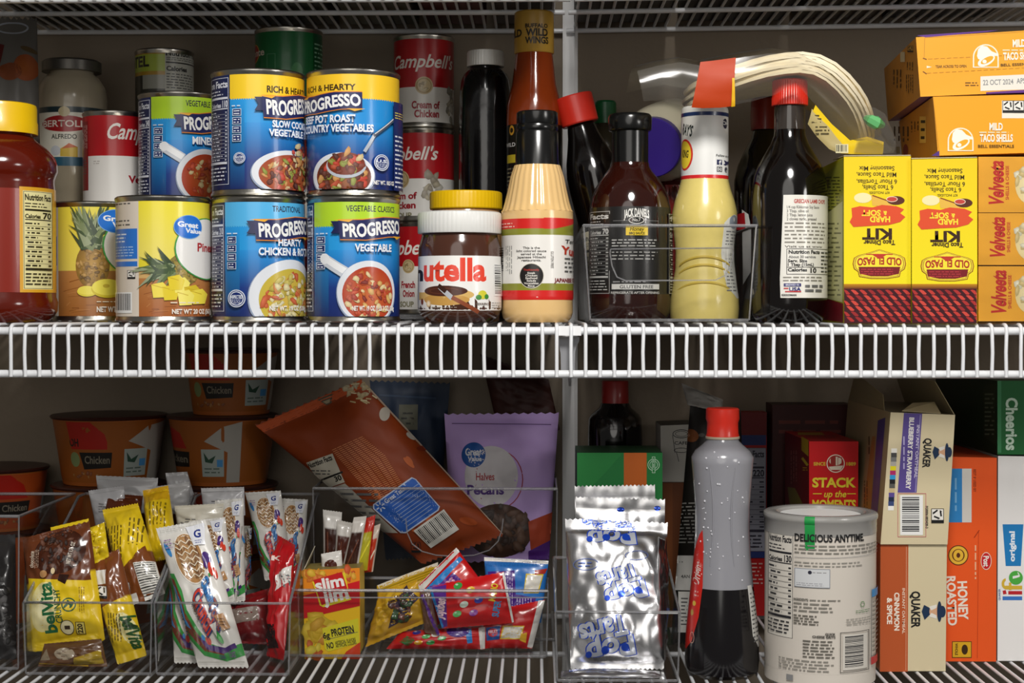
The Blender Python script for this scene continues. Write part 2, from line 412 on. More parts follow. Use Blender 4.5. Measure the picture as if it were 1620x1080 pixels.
# ================================================================ setting
def struct(name, a, b, m):
    o = MB().box(a, b).out(name, m, smooth=False); o['kind'] = 'structure'; return o
WALLM = mat('taupe_painted_wall', '#8f8271', .75, bump=.25, bscale=140, vary=.04)
struct('wall_back', (-1.2, WALL, -1.2), (1.2, WALL+.08, 1.25), WALLM)
struct('wall_left', (-1.2, -.1, -1.2), (-1.1, WALL, 1.25), WALLM)
struct('wall_right', (1.1, -.1, -1.2), (1.2, WALL, 1.25), WALLM)
struct('floor', (-1.6, -2.4, -1.28), (1.6, WALL+.08, -1.2), mat('dark_floor', '#1a1613', .5, vary=.1, bscale=9))
struct('ceiling', (-1.2, -.1, 1.25), (1.2, WALL+.08, 1.33), mat('white_ceiling', '#d5d2ca', .8, bump=.2))
# ---- wire shelves
PITCHW = 22.8/1800
def shelf(label, X0, X1, Z, tilt=0, phase=0, mid=(.2,), group=None):
    xm = X0 if tilt else (X0+X1)/2
    r = root('wire_shelf', label, 'shelf', (xm, 0, Z))
    tz = lambda x: Z+math.tan(tilt)*(x-X0)
    b = MB(); n0 = math.ceil((X0-phase)/PITCHW); n1 = math.floor((X1-phase)/PITCHW)
    R = random.Random(5)
    for i in range(n0, n1+1):
        x = phase+i*PITCHW; z = tz(x); j = R.uniform(-.0006, .0006)
        b.tube([(x, .4, z-.0017), (x, .006, z-.0017), (x, .0012, z-.0021), (x, -.0014, z-.0036), (x, -.0026, z-.007), (x+j, -.0027, z-.026), (x, -.0027, z-.0475)], .0017, 7)
    b.out('wire_grid', WIRE, r, sharp=60)
    for y, z, rr in ((.0026, -.0072, .0036), (.0026, -.0452, .0036), (.398, -.0058, .0028))+tuple((m, -.0058, .0027) for m in mid):
        MB().tube([(X0, y, tz(X0)+z), (X1, y, tz(X1)+z)], rr, 12).out('support_rod', WIRE, r)
    return r
xl, xr = -.66, .66; ph = at(18.5, 515, 0).x
shelf('white wire pantry shelf across the middle holding the soup cans and sauce bottles', xl, xr, 0, phase=ph)
shelf('white wire pantry shelf at the bottom holding the clear snack bins and cereal boxes', xl, xr, LOW, phase=ph)
xs = at(893, 20, .3).x
shelf('white wire shelf overhead, its longer left section above the soup cans', xl, xs, TOP, phase=ph, mid=(.285,))
shelf('white wire shelf overhead, its right section above the yellow taco shell boxes', xs+.004, xr, TOP, tilt=math.radians(.75), phase=ph, mid=(.285,))
# ---- wall standard with its brackets
px = at(902, 300, WALL-.012).x
r = root('shelf_standard', 'pale vertical metal standard on the back wall between the shelves', 'shelf standard', (px, WALL-.006, -1.1))
b = MB(); b.box((px-.0085, WALL-.004, -1.1), (px+.0085, WALL-.0008, .9)).box((px-.0085, WALL-.0125, -1.1), (px-.0055, WALL-.004, .9)).box((px+.0055, WALL-.0125, -1.1), (px+.0085, WALL-.004, .9))
b.out('channel', POLE, r, smooth=False)
def bracket(Z, lab):
    r = root('shelf_bracket', lab, 'shelf bracket', (px, .2, Z-.05))
    bx = at(898, 520, .02).x
    MB().hexa([(px-.0015, WALL-.0135, Z-.075), (px+.0015, WALL-.0135, Z-.075), (bx+.0015, .03, Z-.024), (bx-.0015, .03, Z-.024)],
              [(px-.0015, WALL-.0135, Z-.0095), (px+.0015, WALL-.0135, Z-.0095), (bx+.0015, .03, Z-.0095), (bx-.0015, .03, Z-.0095)]).out('bracket_arm', POLE, r, smooth=False)
    n = MB(); V = []; prof = [(.0105, -.0125), (.0098, -.017), (.0076, -.021), (.0064, -.027), (.006, -.046)]
    for w, z in prof: V += [(bx-w, .012, Z+z), (bx+w, .012, Z+z), (bx+w*.8, .03, Z+z), (bx-w*.8, .03, Z+z)]
    Fs = [(3, 2, 1, 0), tuple(range(16, 20))]+[(i*4+k, i*4+(k+1) % 4, i*4+4+(k+1) % 4, i*4+4+k) for i in range(4) for k in range(4)]
    n.add(V, [tuple(reversed(f)) for f in Fs]); n.out('bracket_nose', mat('bracket_grey', '#8d8e92', .45), r, smooth=False)
    MB().box((bx-.0115, -.0015, Z-.0112), (bx+.0115, .0068, Z-.0028)).out('clip', plas('clip_white', '#f3f4f6', .35), r, smooth=False)
bracket(0, 'white bracket with a clip gripping the front rod of the middle wire shelf')
# ================================================================ light: a ceiling lamp in front of the pantry, a dim room
sc = bpy.context.scene
w = bpy.data.worlds.new('room'); sc.world = w; w.use_nodes = True
w.node_tree.nodes['Background'].inputs[0].default_value = (1, .97, .92, 1); w.node_tree.nodes['Background'].inputs[1].default_value = .11
def area(name, loc, tgt, size, power, col=(1, .97, .93)):
    l = bpy.data.lights.new(name, 'AREA'); l.shape = 'DISK'; l.size = size; l.energy = power; l.color = col
    o = bpy.data.objects.new(name, l); C.objects.link(o); o.location = loc
    o.rotation_euler = (Vector(tgt)-Vector(loc)).to_track_quat('-Z', 'Y').to_euler(); return o
area('ceiling_lamp', (.12, -1.05, .88), (.05, 0, -.1), .34, 17.5)
area('room_bounce', (-.3, -2.2, .5), (0, 0, 0), 1.4, 8, (1, .96, .9))
area('side_lamp', (1.15, -1.0, .25), (-.2, .05, 0), .35, 3.2)  # weak area light added for highlights on the cans
sc.view_settings.view_transform = 'Standard'; sc.view_settings.look = 'None'; sc.view_settings.exposure = 0
sc.cycles.max_bounces = 8; sc.cycles.transparent_max_bounces = 24; sc.cycles.diffuse_bounces = 3; sc.cycles.caustics_reflective = False; sc.cycles.caustics_refractive = False
# ================================================================ middle shelf: cans
def can(label, xc, Y, R, zb, h, draw=None, name='food_can', wrap='#1b2653', group=None, ridge=True, band=(.0055, .0055)):
    p = ppm(Y); x = at(xc, 300, Y).x; z1 = zb+h
    r = root(name, label, 'can', (x, Y, zb), group)
    c = [(R*.9, z1-.003), (R*.93, z1-.0005), (R*.965, z1), (R, z1-.0012), (R, z1-.003), (R*.975, z1-.0045), (R*.975, zb+.0045), (R, zb+.003), (R, zb+.0012), (R*.96, zb), (R*.93, zb+.0004), (R*.9, zb+.003)]
    MB().lathe(c, (x, Y), 64).out('tin', TIN, r)
    rv = Rev(xc, Y, [(0, 1), (1, 1)]); rv.x = x; rv.o = (x, Y); rv.prof = [(R*.975, z1), (R*.975, zb)]; rv.phi = math.atan2(CAM.x-x, Y+D0)
    L = rv.lab(0, base=.00018)
    # pixel rows of the label edges at the can's front
    def row(z):
        lo, hi = -400, 1500
        for _ in range(40):
            m = (lo+hi)/2
            if at(xc, m, Y-R*.975).z > z: lo = m
            else: hi = m
        return lo
    y0, y1 = row(z1-band[0]), row(zb+band[1]); L.y0 = y0; L.y1 = y1; L.clip = (y0, y1)
    L.full(y0, y1, wrap)
    if draw: draw(L)
    L.out('label_wrap', GLOSS, r); return r
SOUP = {'red': ['#b5371c', '#d8522a', '#c94a1f', '#e7b765', '#f0d9a0', '#8b2414', '#d7742e'], 'yel': ['#efe2a8', '#d9c65a', '#e08a3c', '#f4ecc4', '#c8b23e', '#d9632e'],
        'beef': ['#6e2f1c', '#8a3b22', '#c8542c', '#e0a45a', '#5a2314', '#d4432a', '#9aa03c', '#e6cf98']}
def banner(L, x0, x1, y, h, tm=True):
    a, b = L.U(x0), L.U(x1); U = L.U; L.U = lambda x: x
    w = b-a; k = h*.16
    top = [(a-w*.03, y-h*.42), (a+w*.3, y-h*.5+k*.4), (a+w*.62, y-h*.62), (b, y-h*.62)]; bot = [(b, y+h*.36), (b-w*.28, y+h*.4), (a+w*.35, y+h*.62), (a, y+h*.6)]
    L.p([(a-w*.14, y-h*.42), (a+w*.12, y-h*.42), (a+w*.12, y+h*.3), (a-w*.14, y+h*.3), (a-w*.08, y-h*.05)], '#1c2350')
    L.p([(x, q-h*.1) for x, q in top]+[(x, q+h*.1) for x, q in bot], '#e98a2a')
    L.p([(x, q-h*.05) for x, q in top]+[(x, q+h*.05) for x, q in bot], '#20265a')
    L.p([(a-w*.1, y-h*.5), (a+w*.18, y-h*.5), (a+w*.12, y-h*.36)], '#f3b233'); L.p([(b-w*.2, y+h*.42), (b+w*.04, y+h*.42), (b-w*.1, y+h*.6)], '#f3b233')
    L.t('PROGRESSO', a+w*.035, y-h*.36, b-w*.02, y+h*.36, '#f4f4f2', 2, rot=3.2, wave=h*.07); L.U = U
def soup(L, x, hdr, hc, txt, tbox, bx, names, pic, kcal='110', tc='#23203c', seal=None, netw=None, nut=(0, 20), hb=None):
    """one soup label: nutrition strip, coloured header, ribbon, names, bowl"""
    y0, y1 = L.y0, L.y1; H = y1-y0; n0, n1 = nut; hy = y0+H*hb if hb else y0+H*.21
    L.h(x+n1+2, y0, x+147, y1, '#2aa2e8', '#1f86d2'); L.r(x+n1+2, y0+H*.42, x+147, y0+H*.75, '#2493de', '#1c3b86'); L.r(x+n1+2, y0+H*.75, x+147, y1, '#1c3b86', '#1a2b68')
    L.r(x+n1+2, y0+H*.22, x+n1+24, y1, '#2a9be4', '#1a2a64')
    L.r(x+n1+2, y0, x+147, hy, hc); a = x+n1+3
    while a < x+145: L.p([(a, hy-.5), (a+3.5, hy-.5), (a+1.7, hy+2.2)], hc); L.k -= 1; a += 3.6
    L.k += 1
    L.t(txt, *tbox, tc, 2 if txt[0] == 'R' else 1)
    nx = x+n0
    L.nf(nx, y0+4, x+n1, y1-8, '#dfe3ee', '#1a2550', 'on Facts', kcal[:2]+'0', 14)
    L.g(x+n1+6, y0+H*.26, x+n1+24, y0+H*.29, 1, '#cfe4f5')
    for i in range(4):
        yy = y0+H*(.3+.075*i); L.r(x+n1+7, yy, x+n1+20, yy+H*.062, '#1d2b62').fr(x+n1+7, yy, x+n1+20, yy+H*.062, .8, '#d8e6f5')
        L.g(x+n1+9, yy+1.5, x+n1+18, yy+H*.055, 2, '#e8eef8')
    if pic: pic(L)
    banner(L, *bx)
    for s, *b in names: L.t(s, b[0]+.7, b[1]+.9, b[2]+.7, b[3]+.9, '#1a3f86', 2); L.t(s, *b, '#eef4fa', 2)
    if seal:
        X, Y, q, s1 = seal; L.e(X, Y, q, q, '#e4eaf4').e(X, Y, q*.9, q*.9, '#1d2f70').ring(X, Y, q*.8, q*.8, q*.1, '#e4eaf4')
        L.t(s1, X-q*.62, Y-q*.35, X+q*.62, Y, '#e4eaf4', 2).g(X-q*.6, Y+q*.08, X+q*.6, Y+q*.6, 3, '#e4eaf4')
    if netw: L.t(netw[0], *netw[1:], '#f0ede6', 2)
def bowl(x, y, rx, ry, soupc, kind, n, s0, s1, mug=False, seed=2, sx=.87, rim='#e9ecef'):
    def f(L):
        L.rnd = random.Random(seed)
        if mug:
            hx, hy = x-rx*.74, y-ry*.62
            L.l(hx, hy, hx-rx*.62, hy-ry*.42, ry*.36, '#c9ced6'); L.l(hx, hy-2, hx-rx*.62, hy-ry*.42-2, ry*.2, '#f0f2f4'); L.e(hx-rx*.62, hy-ry*.44, ry*.17, ry*.17, '#eef0f3')
        L.e(x, y+1.5, rx*1.03, ry*1.03, '#8e9db8', 48); L.e(x, y, rx, ry, '#dfe3ea', 48, c2=rim)
        L.e(x+rx*.03, y+ry*.06, rx*sx, ry*sx, soupc, 44, c2=mix(soupc, '#ffb060', .25))
        L.ch(x+rx*.03, y+ry*.1, rx*sx*.86, ry*sx*.84, n, SOUP[kind], s0, s1)
    return f
zs = 0.1125
can('bottom-row soup can with a lime green header and a white mug of red vegetable soup', 559, .052, .0428, 0, zs, lambda L: soup(L, 485, 0, '#b6dc2e', 'VEGETABLE CLASSICS', (548, 325, 622, 334), (540, 626.5, 361, 27),
    [('VEGETABLE', 561, 386, 614, 397)], bowl(582, 462, 48, 50, '#b23a1a', 'red', 90, 2.5, 6, True, 3), '12', netw=('NET WT. 19 OZ (1 LB 3 OZ) 538g', 557, 484, 617, 491), nut=(3, 12)))
can('bottom-row soup can with a light blue header and a bowl of yellow chicken noodle soup', 409, .052, .0428, 0, zs, lambda L: soup(L, 335, 0, '#56b8ee', 'TRADITIONAL', (430, 325, 473, 334), (405.5, 479.3, 361, 28),
    [('HEARTY', 437, 378, 470, 388), ('CHICKEN & ROTINI', 409, 392, 480.3, 403)], bowl(456, 470, 66, 60, '#c9b440', 'yel', 110, 3, 8, False, 4, .82), '21', seal=(377, 472, 14, 'INSPECTED'), netw=('NET WT. 19 OZ (538g)', 424, 484, 476, 491), nut=(2, 21)))
def spoon(L):
    bowl(541, 277, 50, 36, '#6d2a17', 'beef', 80, 3, 7, seed=8)(L)
    L.e(548, 262, 30, 20, '#b9bfc8', 30).e(548, 259, 28, 18, '#7a3420', 30); L.ch(548, 256, 26, 17, 34, SOUP['beef'], 3.5, 7)
    L.l(575, 240, 590, 212, 5, '#aeb6c2').l(588, 214, 617, 186, 5, '#4a4f5c').l(590, 211, 617, 184.5, 1.4, '#dfe3ea')
def pot(L):
    bowl(455, 272, 60, 36, '#a3482a', 'beef', 90, 2.5, 6.5, seed=5)(L); L.ch(470, 245, 18, 20, 26, SOUP['beef'], 4, 7)
can('upper soup can with a yellow header and a bowl of slow cooked vegetable beef', 409, .052, .0428, zs+.0004, zs, lambda L: soup(L, 335, 0, '#f7ce2b', 'RICH & HEARTY', (422, 135, 480, 145), (417, 480.8, 166, 30),
    [('SLOW COOKED', 429, 190, 479, 200), ('VEGETABLE BEEF', 424, 204, 481, 214)], pot, '11', '#3b2a12', seal=(382, 250, 9, 'GLUTEN'), nut=(2, 29)), group=None)
can('upper soup can with a yellow header and a spoon lifting beef pot roast', 559, .052, .0428, zs+.0004, zs, lambda L: (soup(L, 485, 0, '#f7c92b', 'RICH & HEARTY', (489, 133, 563, 142), (488.5, 572, 162, 24),
    [('BEEF POT ROAST', 491, 182, 562, 193), ('& COUNTRY VEGETABLES', 488, 197, 588, 208)], spoon, '11', '#3b2a12', seal=(600, 256, 13, 'U.S.'), netw=('NET WT. 18.5 OZ', 588, 285, 618, 291), nut=(-60, -30)),
    L.r(617, L.y0+40, 640, L.y1, '#1c2c66'), L.g(619, 172, 632, 184, 3, '#e8d860'), L.g(619, 208, 632, 296, 12, '#dfe3ee')))
can('soup can behind the pineapple cans with a lime header and a mug of minestrone', 287, .203, .0428, .1135, zs, lambda L: soup(L, 220, 0, '#b6dc2e', 'VEGETABLE CLASSICS', (294, 158, 350, 167), (288, 350.3, 192, 26),
    [('MINESTRONE', 303, 216, 351.5, 227)], bowl(322, 278, 44, 44, '#b23a1a', 'red', 70, 2.5, 5.5, True, 6), '24', nut=(2, 20)))
# pineapple
def gvlogo(L, x, y, rx, ry, t='Great', u='Value'):
    L.e(x, y, rx*1.04, ry*1.06, '#7fb3e6', 36).e(x, y, rx, ry, '#1f6fd0', 36, c2='#2a7fe0')
    L.t(t, x-rx*.72, y-ry*.42, x+rx*.55, y+ry*.02, '#f4f6fa', 2, rot=-4); L.t(u, x-rx*.25, y+ry*.16, x+rx*.72, y+ry*.54, '#f4f6fa', 2, rot=-4)
def frond(L, x, y, n, l, a0, a1, w, seed):
    R = random.Random(seed)
    for i in range(n):
        a = math.radians(a0+(a1-a0)*R.random()); q = l*R.uniform(.45, 1); X, Y = x+R.uniform(-w, w), y+R.uniform(-w*.5, w*.5)
        ex, ey = X+q*math.cos(a), Y-q*math.sin(a); d = q*.1; c = R.choice(['#5e7046', '#7d8b62', '#46583a', '#9aa583', '#3a4a34'])
        L.p([(X+d*math.sin(a), Y+d*math.cos(a)), (ex, ey), (X-d*math.sin(a), Y-d*math.cos(a))], c); L.k -= .8
    L.k = math.ceil(L.k)
def wood(L, x0, y0, x1, y1, c='#a8673a'):
    L.r(x0, y0, x1, y1, mix(c, '#d8a868', .35), c)
    R = random.Random(9)
    for i in range(26):
        x = R.uniform(x0, x1-12); y = R.uniform(y0+2, y1-2); L.l(x, y, min(x1, x+R.uniform(5, 26)), y-R.uniform(0, 7), R.uniform(.5, 1.4), mix(c, R.choice(['#5a2e12', '#d29a60']), .45)); L.k -= 1
    L.k += 1
def pine1(L):
    L.full(L.y0, L.y1, '#e8d838'); L.r(221, L.y0, 345, 410, '#f2e23a', '#efe06a'); wood(L, 221, 436, 345, L.y1, '#a9602e'); L.h(221, 425, 345, 440, '#d7b070', '#b06a36')
    L.r(183, L.y0, 221, L.y1, '#ded3c4'); L.g(186, 318, 214, 324, 1, '#555'); L.g(186, 345, 210, 358, 2, '#555'); L.r(184, 361, 219, 409, '#2f76cf').g(186, 367, 205, 384, 3, '#dfeaf6').g(186, 388, 216, 406, 4, '#a9c8ee')
    L.r(184, 413, 219, 421, '#2f76cf'); L.rec(204, 427, 12); L.bar(184, 462, 211, 495)
    L.e(290, 425, 30, 26, '#8a7a38', 24, rot=20, c2='#b8a048'); L.ch(290, 424, 27, 23, 60, ['#9a8a3e', '#c2a850', '#7a6a2e', '#b79a48'], 2.5, 4); frond(L, 262, 424, 46, 44, 120, 240, 14, 3)
    L.ring(322, 392, 62, 50, 3, '#3f9a48'); L.e(322, 392, 59.5, 48, '#eceae6', 40)
    for q, (x, y) in enumerate([(252, 458), (268, 462), (284, 450), (300, 462), (310, 468), (276, 446), (290, 470)]):
        L.p([(x-12, y-8), (x+5, y-12), (x+13, y-3), (x+9, y+12), (x-9, y+13)], ['#f4e04a', '#ead232', '#f8ea6e', '#dcc02a'][q % 4]); L.l(x-12, y-8, x+4, y-3, 1, '#c9a820')
    gvlogo(L, 296, 358, 24, 18); L.t('Pineapple', 308, 383, 352, 396, '#b5282e', 1); L.t('NET WT 20 OZ (567g)', 270, 489, 328, 496, '#f0e8dc', 2); L.g(268, 476, 312, 481, 1, '#eee2c8')
    L.p([(327, 312), (350, 312), (350, 360), (331, 356)], '#b01e4a')
def pine2(L):
    L.full(L.y0, L.y1, '#e8d838'); L.r(95, L.y0, 225, 430, '#e9da46', '#e4d560'); wood(L, 95, 428, 225, L.y1, '#a0642f')
    L.r(78, L.y0, 95, L.y1, '#d9cfc0'); L.g(80, 325, 92, 370, 5, '#666'); L.r(78, 373, 93, 419, '#2f6fc4').g(80, 382, 91, 414, 6, '#bcd4f0'); L.r(78, 426, 92, 432, '#2f6fc4'); L.bar(80, 445, 90, 492, bg=None, vert=True, n=20)
    L.e(146, 420, 26, 36, '#8a6a30', 26, c2='#c49a4c'); L.ch(146, 420, 23, 33, 70, ['#a8823e', '#cfa45a', '#7e5e2a', '#b88c42'], 2.6, 4); frond(L, 145, 388, 60, 74, 55, 125, 12, 5); frond(L, 145, 372, 26, 44, 20, 160, 8, 6)
    L.ring(211, 388, 62, 52, 3, '#3f9a48'); L.e(211, 388, 59.5, 50, '#e8e6e0', 40)
    L.e(138, 461, 15, 8, '#e8d84a').e(138, 459, 14, 7, '#f3e65e'); L.e(168, 457, 24, 14, '#d8c434').e(168, 454, 23, 13, '#f1e458').e(166, 452, 5, 3, '#cdb63c')
    gvlogo(L, 182, 349, 28, 18); L.t('NET WT 20 OZ', 152, 485, 200, 493, '#f0e8dc', 2); L.g(152, 475, 190, 479, 1, '#eee2c8')
can('front pineapple can with chunks of fruit on its yellow label', 258, .0455, .043, 0, .113, pine1)
can('pineapple can with a standing whole pineapple on its label, beside the red sauce jar', 152, .125, .043, 0, .113, pine2)
# condensed soup
def camp(L, x0, x1, ys, txt, lines, med=None, full=True, st=None, soupw=None):
    y0, y1 = L.y0, L.y1; L.full(y0, ys, '#b5171f'); L.full(ys, y1, '#ebe8e2')
    if st: L.t(txt, *st, '#f2ece4', 1, sh=.3)
    if med: X, Y, q = med; L.e(X, Y, q, q, '#c8b184', 26).ring(X, Y, q*.85, q*.85, q*.1, '#9c8350').ch(X, Y, q*.4, q*.5, 10, ['#a58c58', '#dcc99c'], q*.1, q*.25)
    for s, *b in lines: L.t(s, *b, '#a51d2b', 2)
    if soupw: L.t('SOUP', *soupw, '#8f8b6c', 2)
can('dim red and white condensed soup can between the cream jar and the minestrone can', 183, .242, .0334, .1135, .1, lambda L: (camp(L, 0, 0, 246, "Campbell's", [('Vegetable', 202, 277, 250, 288)], st=(168, 195, 252, 219)),
    L.r(131, 190, 142, 300, '#8e1218'), L.g(133, 196, 141, 236, 7, '#d8a8a0', vert=True), L.g(132, 250, 141, 275, 6, '#555'), L.g(150, 253, 160, 260, 2, '#b8b0a8')))
sx = 671
turn = root('turntable', 'clear turntable disc under the stacked condensed soup cans', 'turntable', (at(sx, 500, .342).x, .342, 0))
o = (at(sx, 500, .342).x, .342); MB().lathe([(.044, .0055), (.046, .006), (.0465, .0035), (.046, .001), (.03, 0)], o, 60).out('disc', RIM, turn)
cl = [("Cream of", 652, 160, 695, 171), ("Chicken", 656, 174, 694, 185)]
can('topmost can of the red and white condensed soup stack, cream of chicken', sx, .342, .0334, .2068, .1, lambda L: (camp(L, 0, 0, 137, "Campbell's", cl, (671, 135, 14), st=(625, 86, 714, 106), soupw=(660, 194, 690, 202)), L.ch(712, 165, 9, 28, 14, ['#cfcabc', '#bfb49a', '#8f8a7a'], 4, 8)))
can('middle can of the red and white condensed soup stack, half hidden', sx, .342, .0334, .1064, .1, lambda L: (camp(L, 0, 0, 282, "Campbell's", [("Cream of", 622, 304, 660, 314), ("Chicken", 624, 319, 658, 329)], (637, 283, 14), st=(600, 232, 690, 252), soupw=(628, 336, 652, 344)), L.ch(684, 300, 14, 28, 16, ['#cfcabc', '#bfb49a', '#a59a86'], 5, 9)))
can('lowest can of the condensed soup stack, french onion, beside the hazelnut jar', sx, .342, .0334, .006, .1, lambda L: camp(L, 0, 0, 421, "Campbell's", [("French", 636, 445, 657, 455), ("Onion", 638, 459, 656, 469)], (646, 421, 11), st=(596, 380, 690, 402), soupw=(634, 477, 655, 485)))
# other dim cans at the back
def monte(L):
    L.full(L.y0, L.y1, '#0d6a35'); L.e(406, 80, 18, 15, '#e0b030').e(406, 80, 16.5, 13.5, '#b21e20'); L.t('Monte', 392, 74, 420, 85, '#e8d8c8', 1)
    L.fr(424, 84, 437, 130, .8, '#5f9a72'); L.r(495, L.y0, 520, L.y1, '#0a4a28'); L.g(497, 62, 512, 110, 7, '#7fae90'); L.e(470, 112, 9, 14, '#3f8a4e')
can('green vegetable can at the back above the yellow-topped soup cans', 457.5, .345, .0372, .2062, .109, monte)
def olive(L):
    L.full(L.y0, L.y1, '#3a3a32'); L.r(213, 82, 262, 118, '#b08a2a'); L.r(213, 85, 262, 112, '#a6b83a'); L.t('ROTEL', 190, 88, 238, 104, '#1c1c16', 2); L.r(228, 118, 262, 140, '#9a9a8e'); L.r(262, 77, 320, 150, '#c8c8be'); L.t('Nutrition Facts', 263, 79, 312, 87, '#22221e', 2); L.g(264, 89, 306, 95, 2, '#444'); L.r(263, 97, 310, 99, '#222'); L.t('Calories', 264, 104, 295, 111, '#222', 2); L.g(264, 114, 304, 140, 6, '#555')
can('small dim can with a lime and black label behind the minestrone can', 261, .345, .032, .209, .084, olive)
# cans holding those up, all but hidden
for x, Y, R, z, h, lb in ((287, .203, .0428, 0, .113, 'hidden can carrying the minestrone can'), (183, .242, .0334, 0, .113, 'hidden can carrying the red and white soup can'), (457.5, .345, .034, 0, .103, 'hidden lower can under the green vegetable can'),
                          (457.5, .345, .034, .1032, .1028, 'hidden upper can directly under the green vegetable can'), (261, .345, .034, 0, .1044, 'hidden lower can under the small lime label can'), (261, .345, .034, .1046, .1042, 'hidden upper can directly under the small lime label can'), (113, .302, .034, 0, .113, 'hidden can carrying the jar of cream sauce')):
    can(lb, x, Y, R, z, h, lambda L: L.full((L.y0+L.y1)/2, L.y1, '#d8d4ca'), wrap='#7a1a1c')
# ================================================================ middle shelf: jars, bottles, bins, boxes
def lid(name, rv_, prof, m, r, label=None, **k):
    return MB().lathe(prof, rv_.o, M=rv_.M, **k).out(name, m, r, sharp=30, label=label)
def pz(xc, y, Y): return at(xc, y, Y).z
# ---- big red sauce jar at the left edge
rv = Rev(-6, .058, [(206, 53), (216, 54), (224, 62), (236, 78), (250, 89), (262, 93), (272, 93), (279, 90), (285, 88), (292, 88), (300, 89), (470, 89), (478, 92), (492, 91), (503, 84), (508, 76)], 0)
r = root('sauce_jar', 'big jar of red pasta sauce with a bright yellow lid, cut by the picture edge', 'jar', rv.loc)
rv.body('jar_body', mat('red_sauce', '#5e1709', .16, coat=.5, vary=.18, bscale=30), r)
rv.rad; P = ppm(.058); z1, z0 = pz(-6, 165, .058), pz(-6, 213, .058); R = 61/P
lid('lid', rv, [(R*.9, z1), (R*.98, z1-.001), (R, z1-.004), (R, z0+.012), (R*1.02, z0+.01), (R*1.02, z0)], YELP, r, n=96, flute=.004, nf=48)
L = rv.lab(380); L.full(296, 462, '#8a2212'); L.r(26, 293, 92, 462, '#e3a82a'); L.r(31, 299, 76, 457, '#efe6a8')
L.nf(32, 300, 76, 456, '#2a2410', None, 'Nutrition Facts', '70', 10); L.out('label_wrap', GLOSS, r)
# ---- white cream sauce jar, dim at the back, with its dark lid
rv = Rev(113, .302, [(114, 34), (118, 35), (126, 44), (140, 52), (160, 54.5), (296, 54.5), (304, 50), (308, 44)], .1135)
r = root('sauce_jar', 'dim jar of pale cream sauce with a grey lid and red oval emblem', 'jar', rv.loc)
rv.body('jar_body', mat('cream_sauce', '#a59a84', .2, coat=.5, vary=.1, bscale=40), r)
z1, z0 = pz(113, 97, .302), pz(113, 115, .302); R = 46/ppm(.302)
lid('lid', rv, [(R*.92, z1), (R, z1-.002), (R, z0)], mat('grey_lid', '#5d5a55', .35, .6), r, n=80)
L = rv.lab(220); L.full(168, 262, '#e6e2d2'); L.full(168, 177, '#22343a'); L.full(248, 262, '#2c5a70')
L.e(101, 195, 40, 13, '#a31f22', 40); L.e(101, 176, 9, 8, '#c8b88e'); L.t('BERTOLLI', 70, 190, 136, 200, '#e8ddd0', 1); L.t('ALFREDO', 82, 212, 120, 219, '#3a3a30', 1)
L.p([(95, 235), (108, 227), (121, 232), (121, 248), (95, 247)], '#d3b13a').p([(97, 235), (108, 226), (121, 232)], '#c9622c').e(88, 238, 8, 8, '#c9ccd0'); L.out('label_wrap', GLOSS, r)
# ---- tall white bag with orange fruit, far left; shade put into its colours
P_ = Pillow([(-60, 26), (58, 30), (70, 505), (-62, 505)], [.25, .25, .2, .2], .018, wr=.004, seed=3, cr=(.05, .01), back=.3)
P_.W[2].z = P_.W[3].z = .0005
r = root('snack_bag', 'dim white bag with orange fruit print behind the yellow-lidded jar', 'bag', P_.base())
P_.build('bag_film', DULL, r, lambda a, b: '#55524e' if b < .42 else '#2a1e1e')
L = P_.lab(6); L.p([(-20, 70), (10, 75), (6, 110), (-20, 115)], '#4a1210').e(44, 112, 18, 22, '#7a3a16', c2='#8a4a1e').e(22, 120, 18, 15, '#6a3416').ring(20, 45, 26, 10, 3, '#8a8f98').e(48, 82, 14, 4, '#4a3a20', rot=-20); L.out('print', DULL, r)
# ---- hazelnut spread jar
rv = Rev(727, .052, [(366, 58), (374, 60), (382, 62), (393, 65), (470, 66.5), (488, 66), (497, 63), (503, 58), (506, 50)], 0)
r = root('spread_jar', 'jar of brown hazelnut spread with a ribbed white lid', 'jar', rv.loc)
rv.body('jar_body', mat('cocoa_spread', '#4a2a1e', .15, coat=.6), r, i0=0)
z1, z0 = pz(727, 336, .052), pz(727, 370, .052); R = 66/ppm(.052)
lid('lid', rv, [(R*.93, z1), (R*.985, z1-.001), (R, z1-.0035), (R, z0+.001), (R*.985, z0)], WHITEP, r, n=180, flute=.006, nf=60)
L = rv.lab(450); L.r(660.8, 404, 793.3, 491, '#f1f0ec')
L.t('n', 660.6, 419, 670, 443, '#2a2226', 2); L.t('utella', 671, 409, 768, 443, '#e8432c', 2); L.e(706, 466, 44, 10, '#d9b36a').r(664, 462, 742, 474, '#d9b36a'); L.e(703, 474, 40, 9, '#c99a4e').e(702, 460, 38, 8.5, '#4a2418'); L.ring(702, 460, 26, 5, 1.2, '#6a3a26', a0=20, a1=300)
L.l(696, 453, 716, 472, 8, '#b9bcc0').l(694, 451, 706, 461, 7, '#3a1e14').l(715, 470, 757, 494, 6.5, '#8a4426'); L.e(669, 477, 4, 5, '#7a3a1c').e(679, 480, 5, 5.5, '#d8b98a').e(679, 480, 3, 3.5, '#f0e2c8')
L.e(762, 466, 8, 7, '#d8d23a').e(756, 470, 5, 4, '#3f8a3a').e(768, 469, 4, 4, '#3f8a3a'); L.t('FERRERO', 752, 479, 772, 482.5, '#5a4a40', 1); L.bar(780, 417, 793, 468, vert=True, n=22); L.g(684, 484, 726, 488, 1, '#8a7a6a'); L.g(776, 477, 792, 488, 3, '#aaa'); L.out('label_wrap', GLOSS, r)
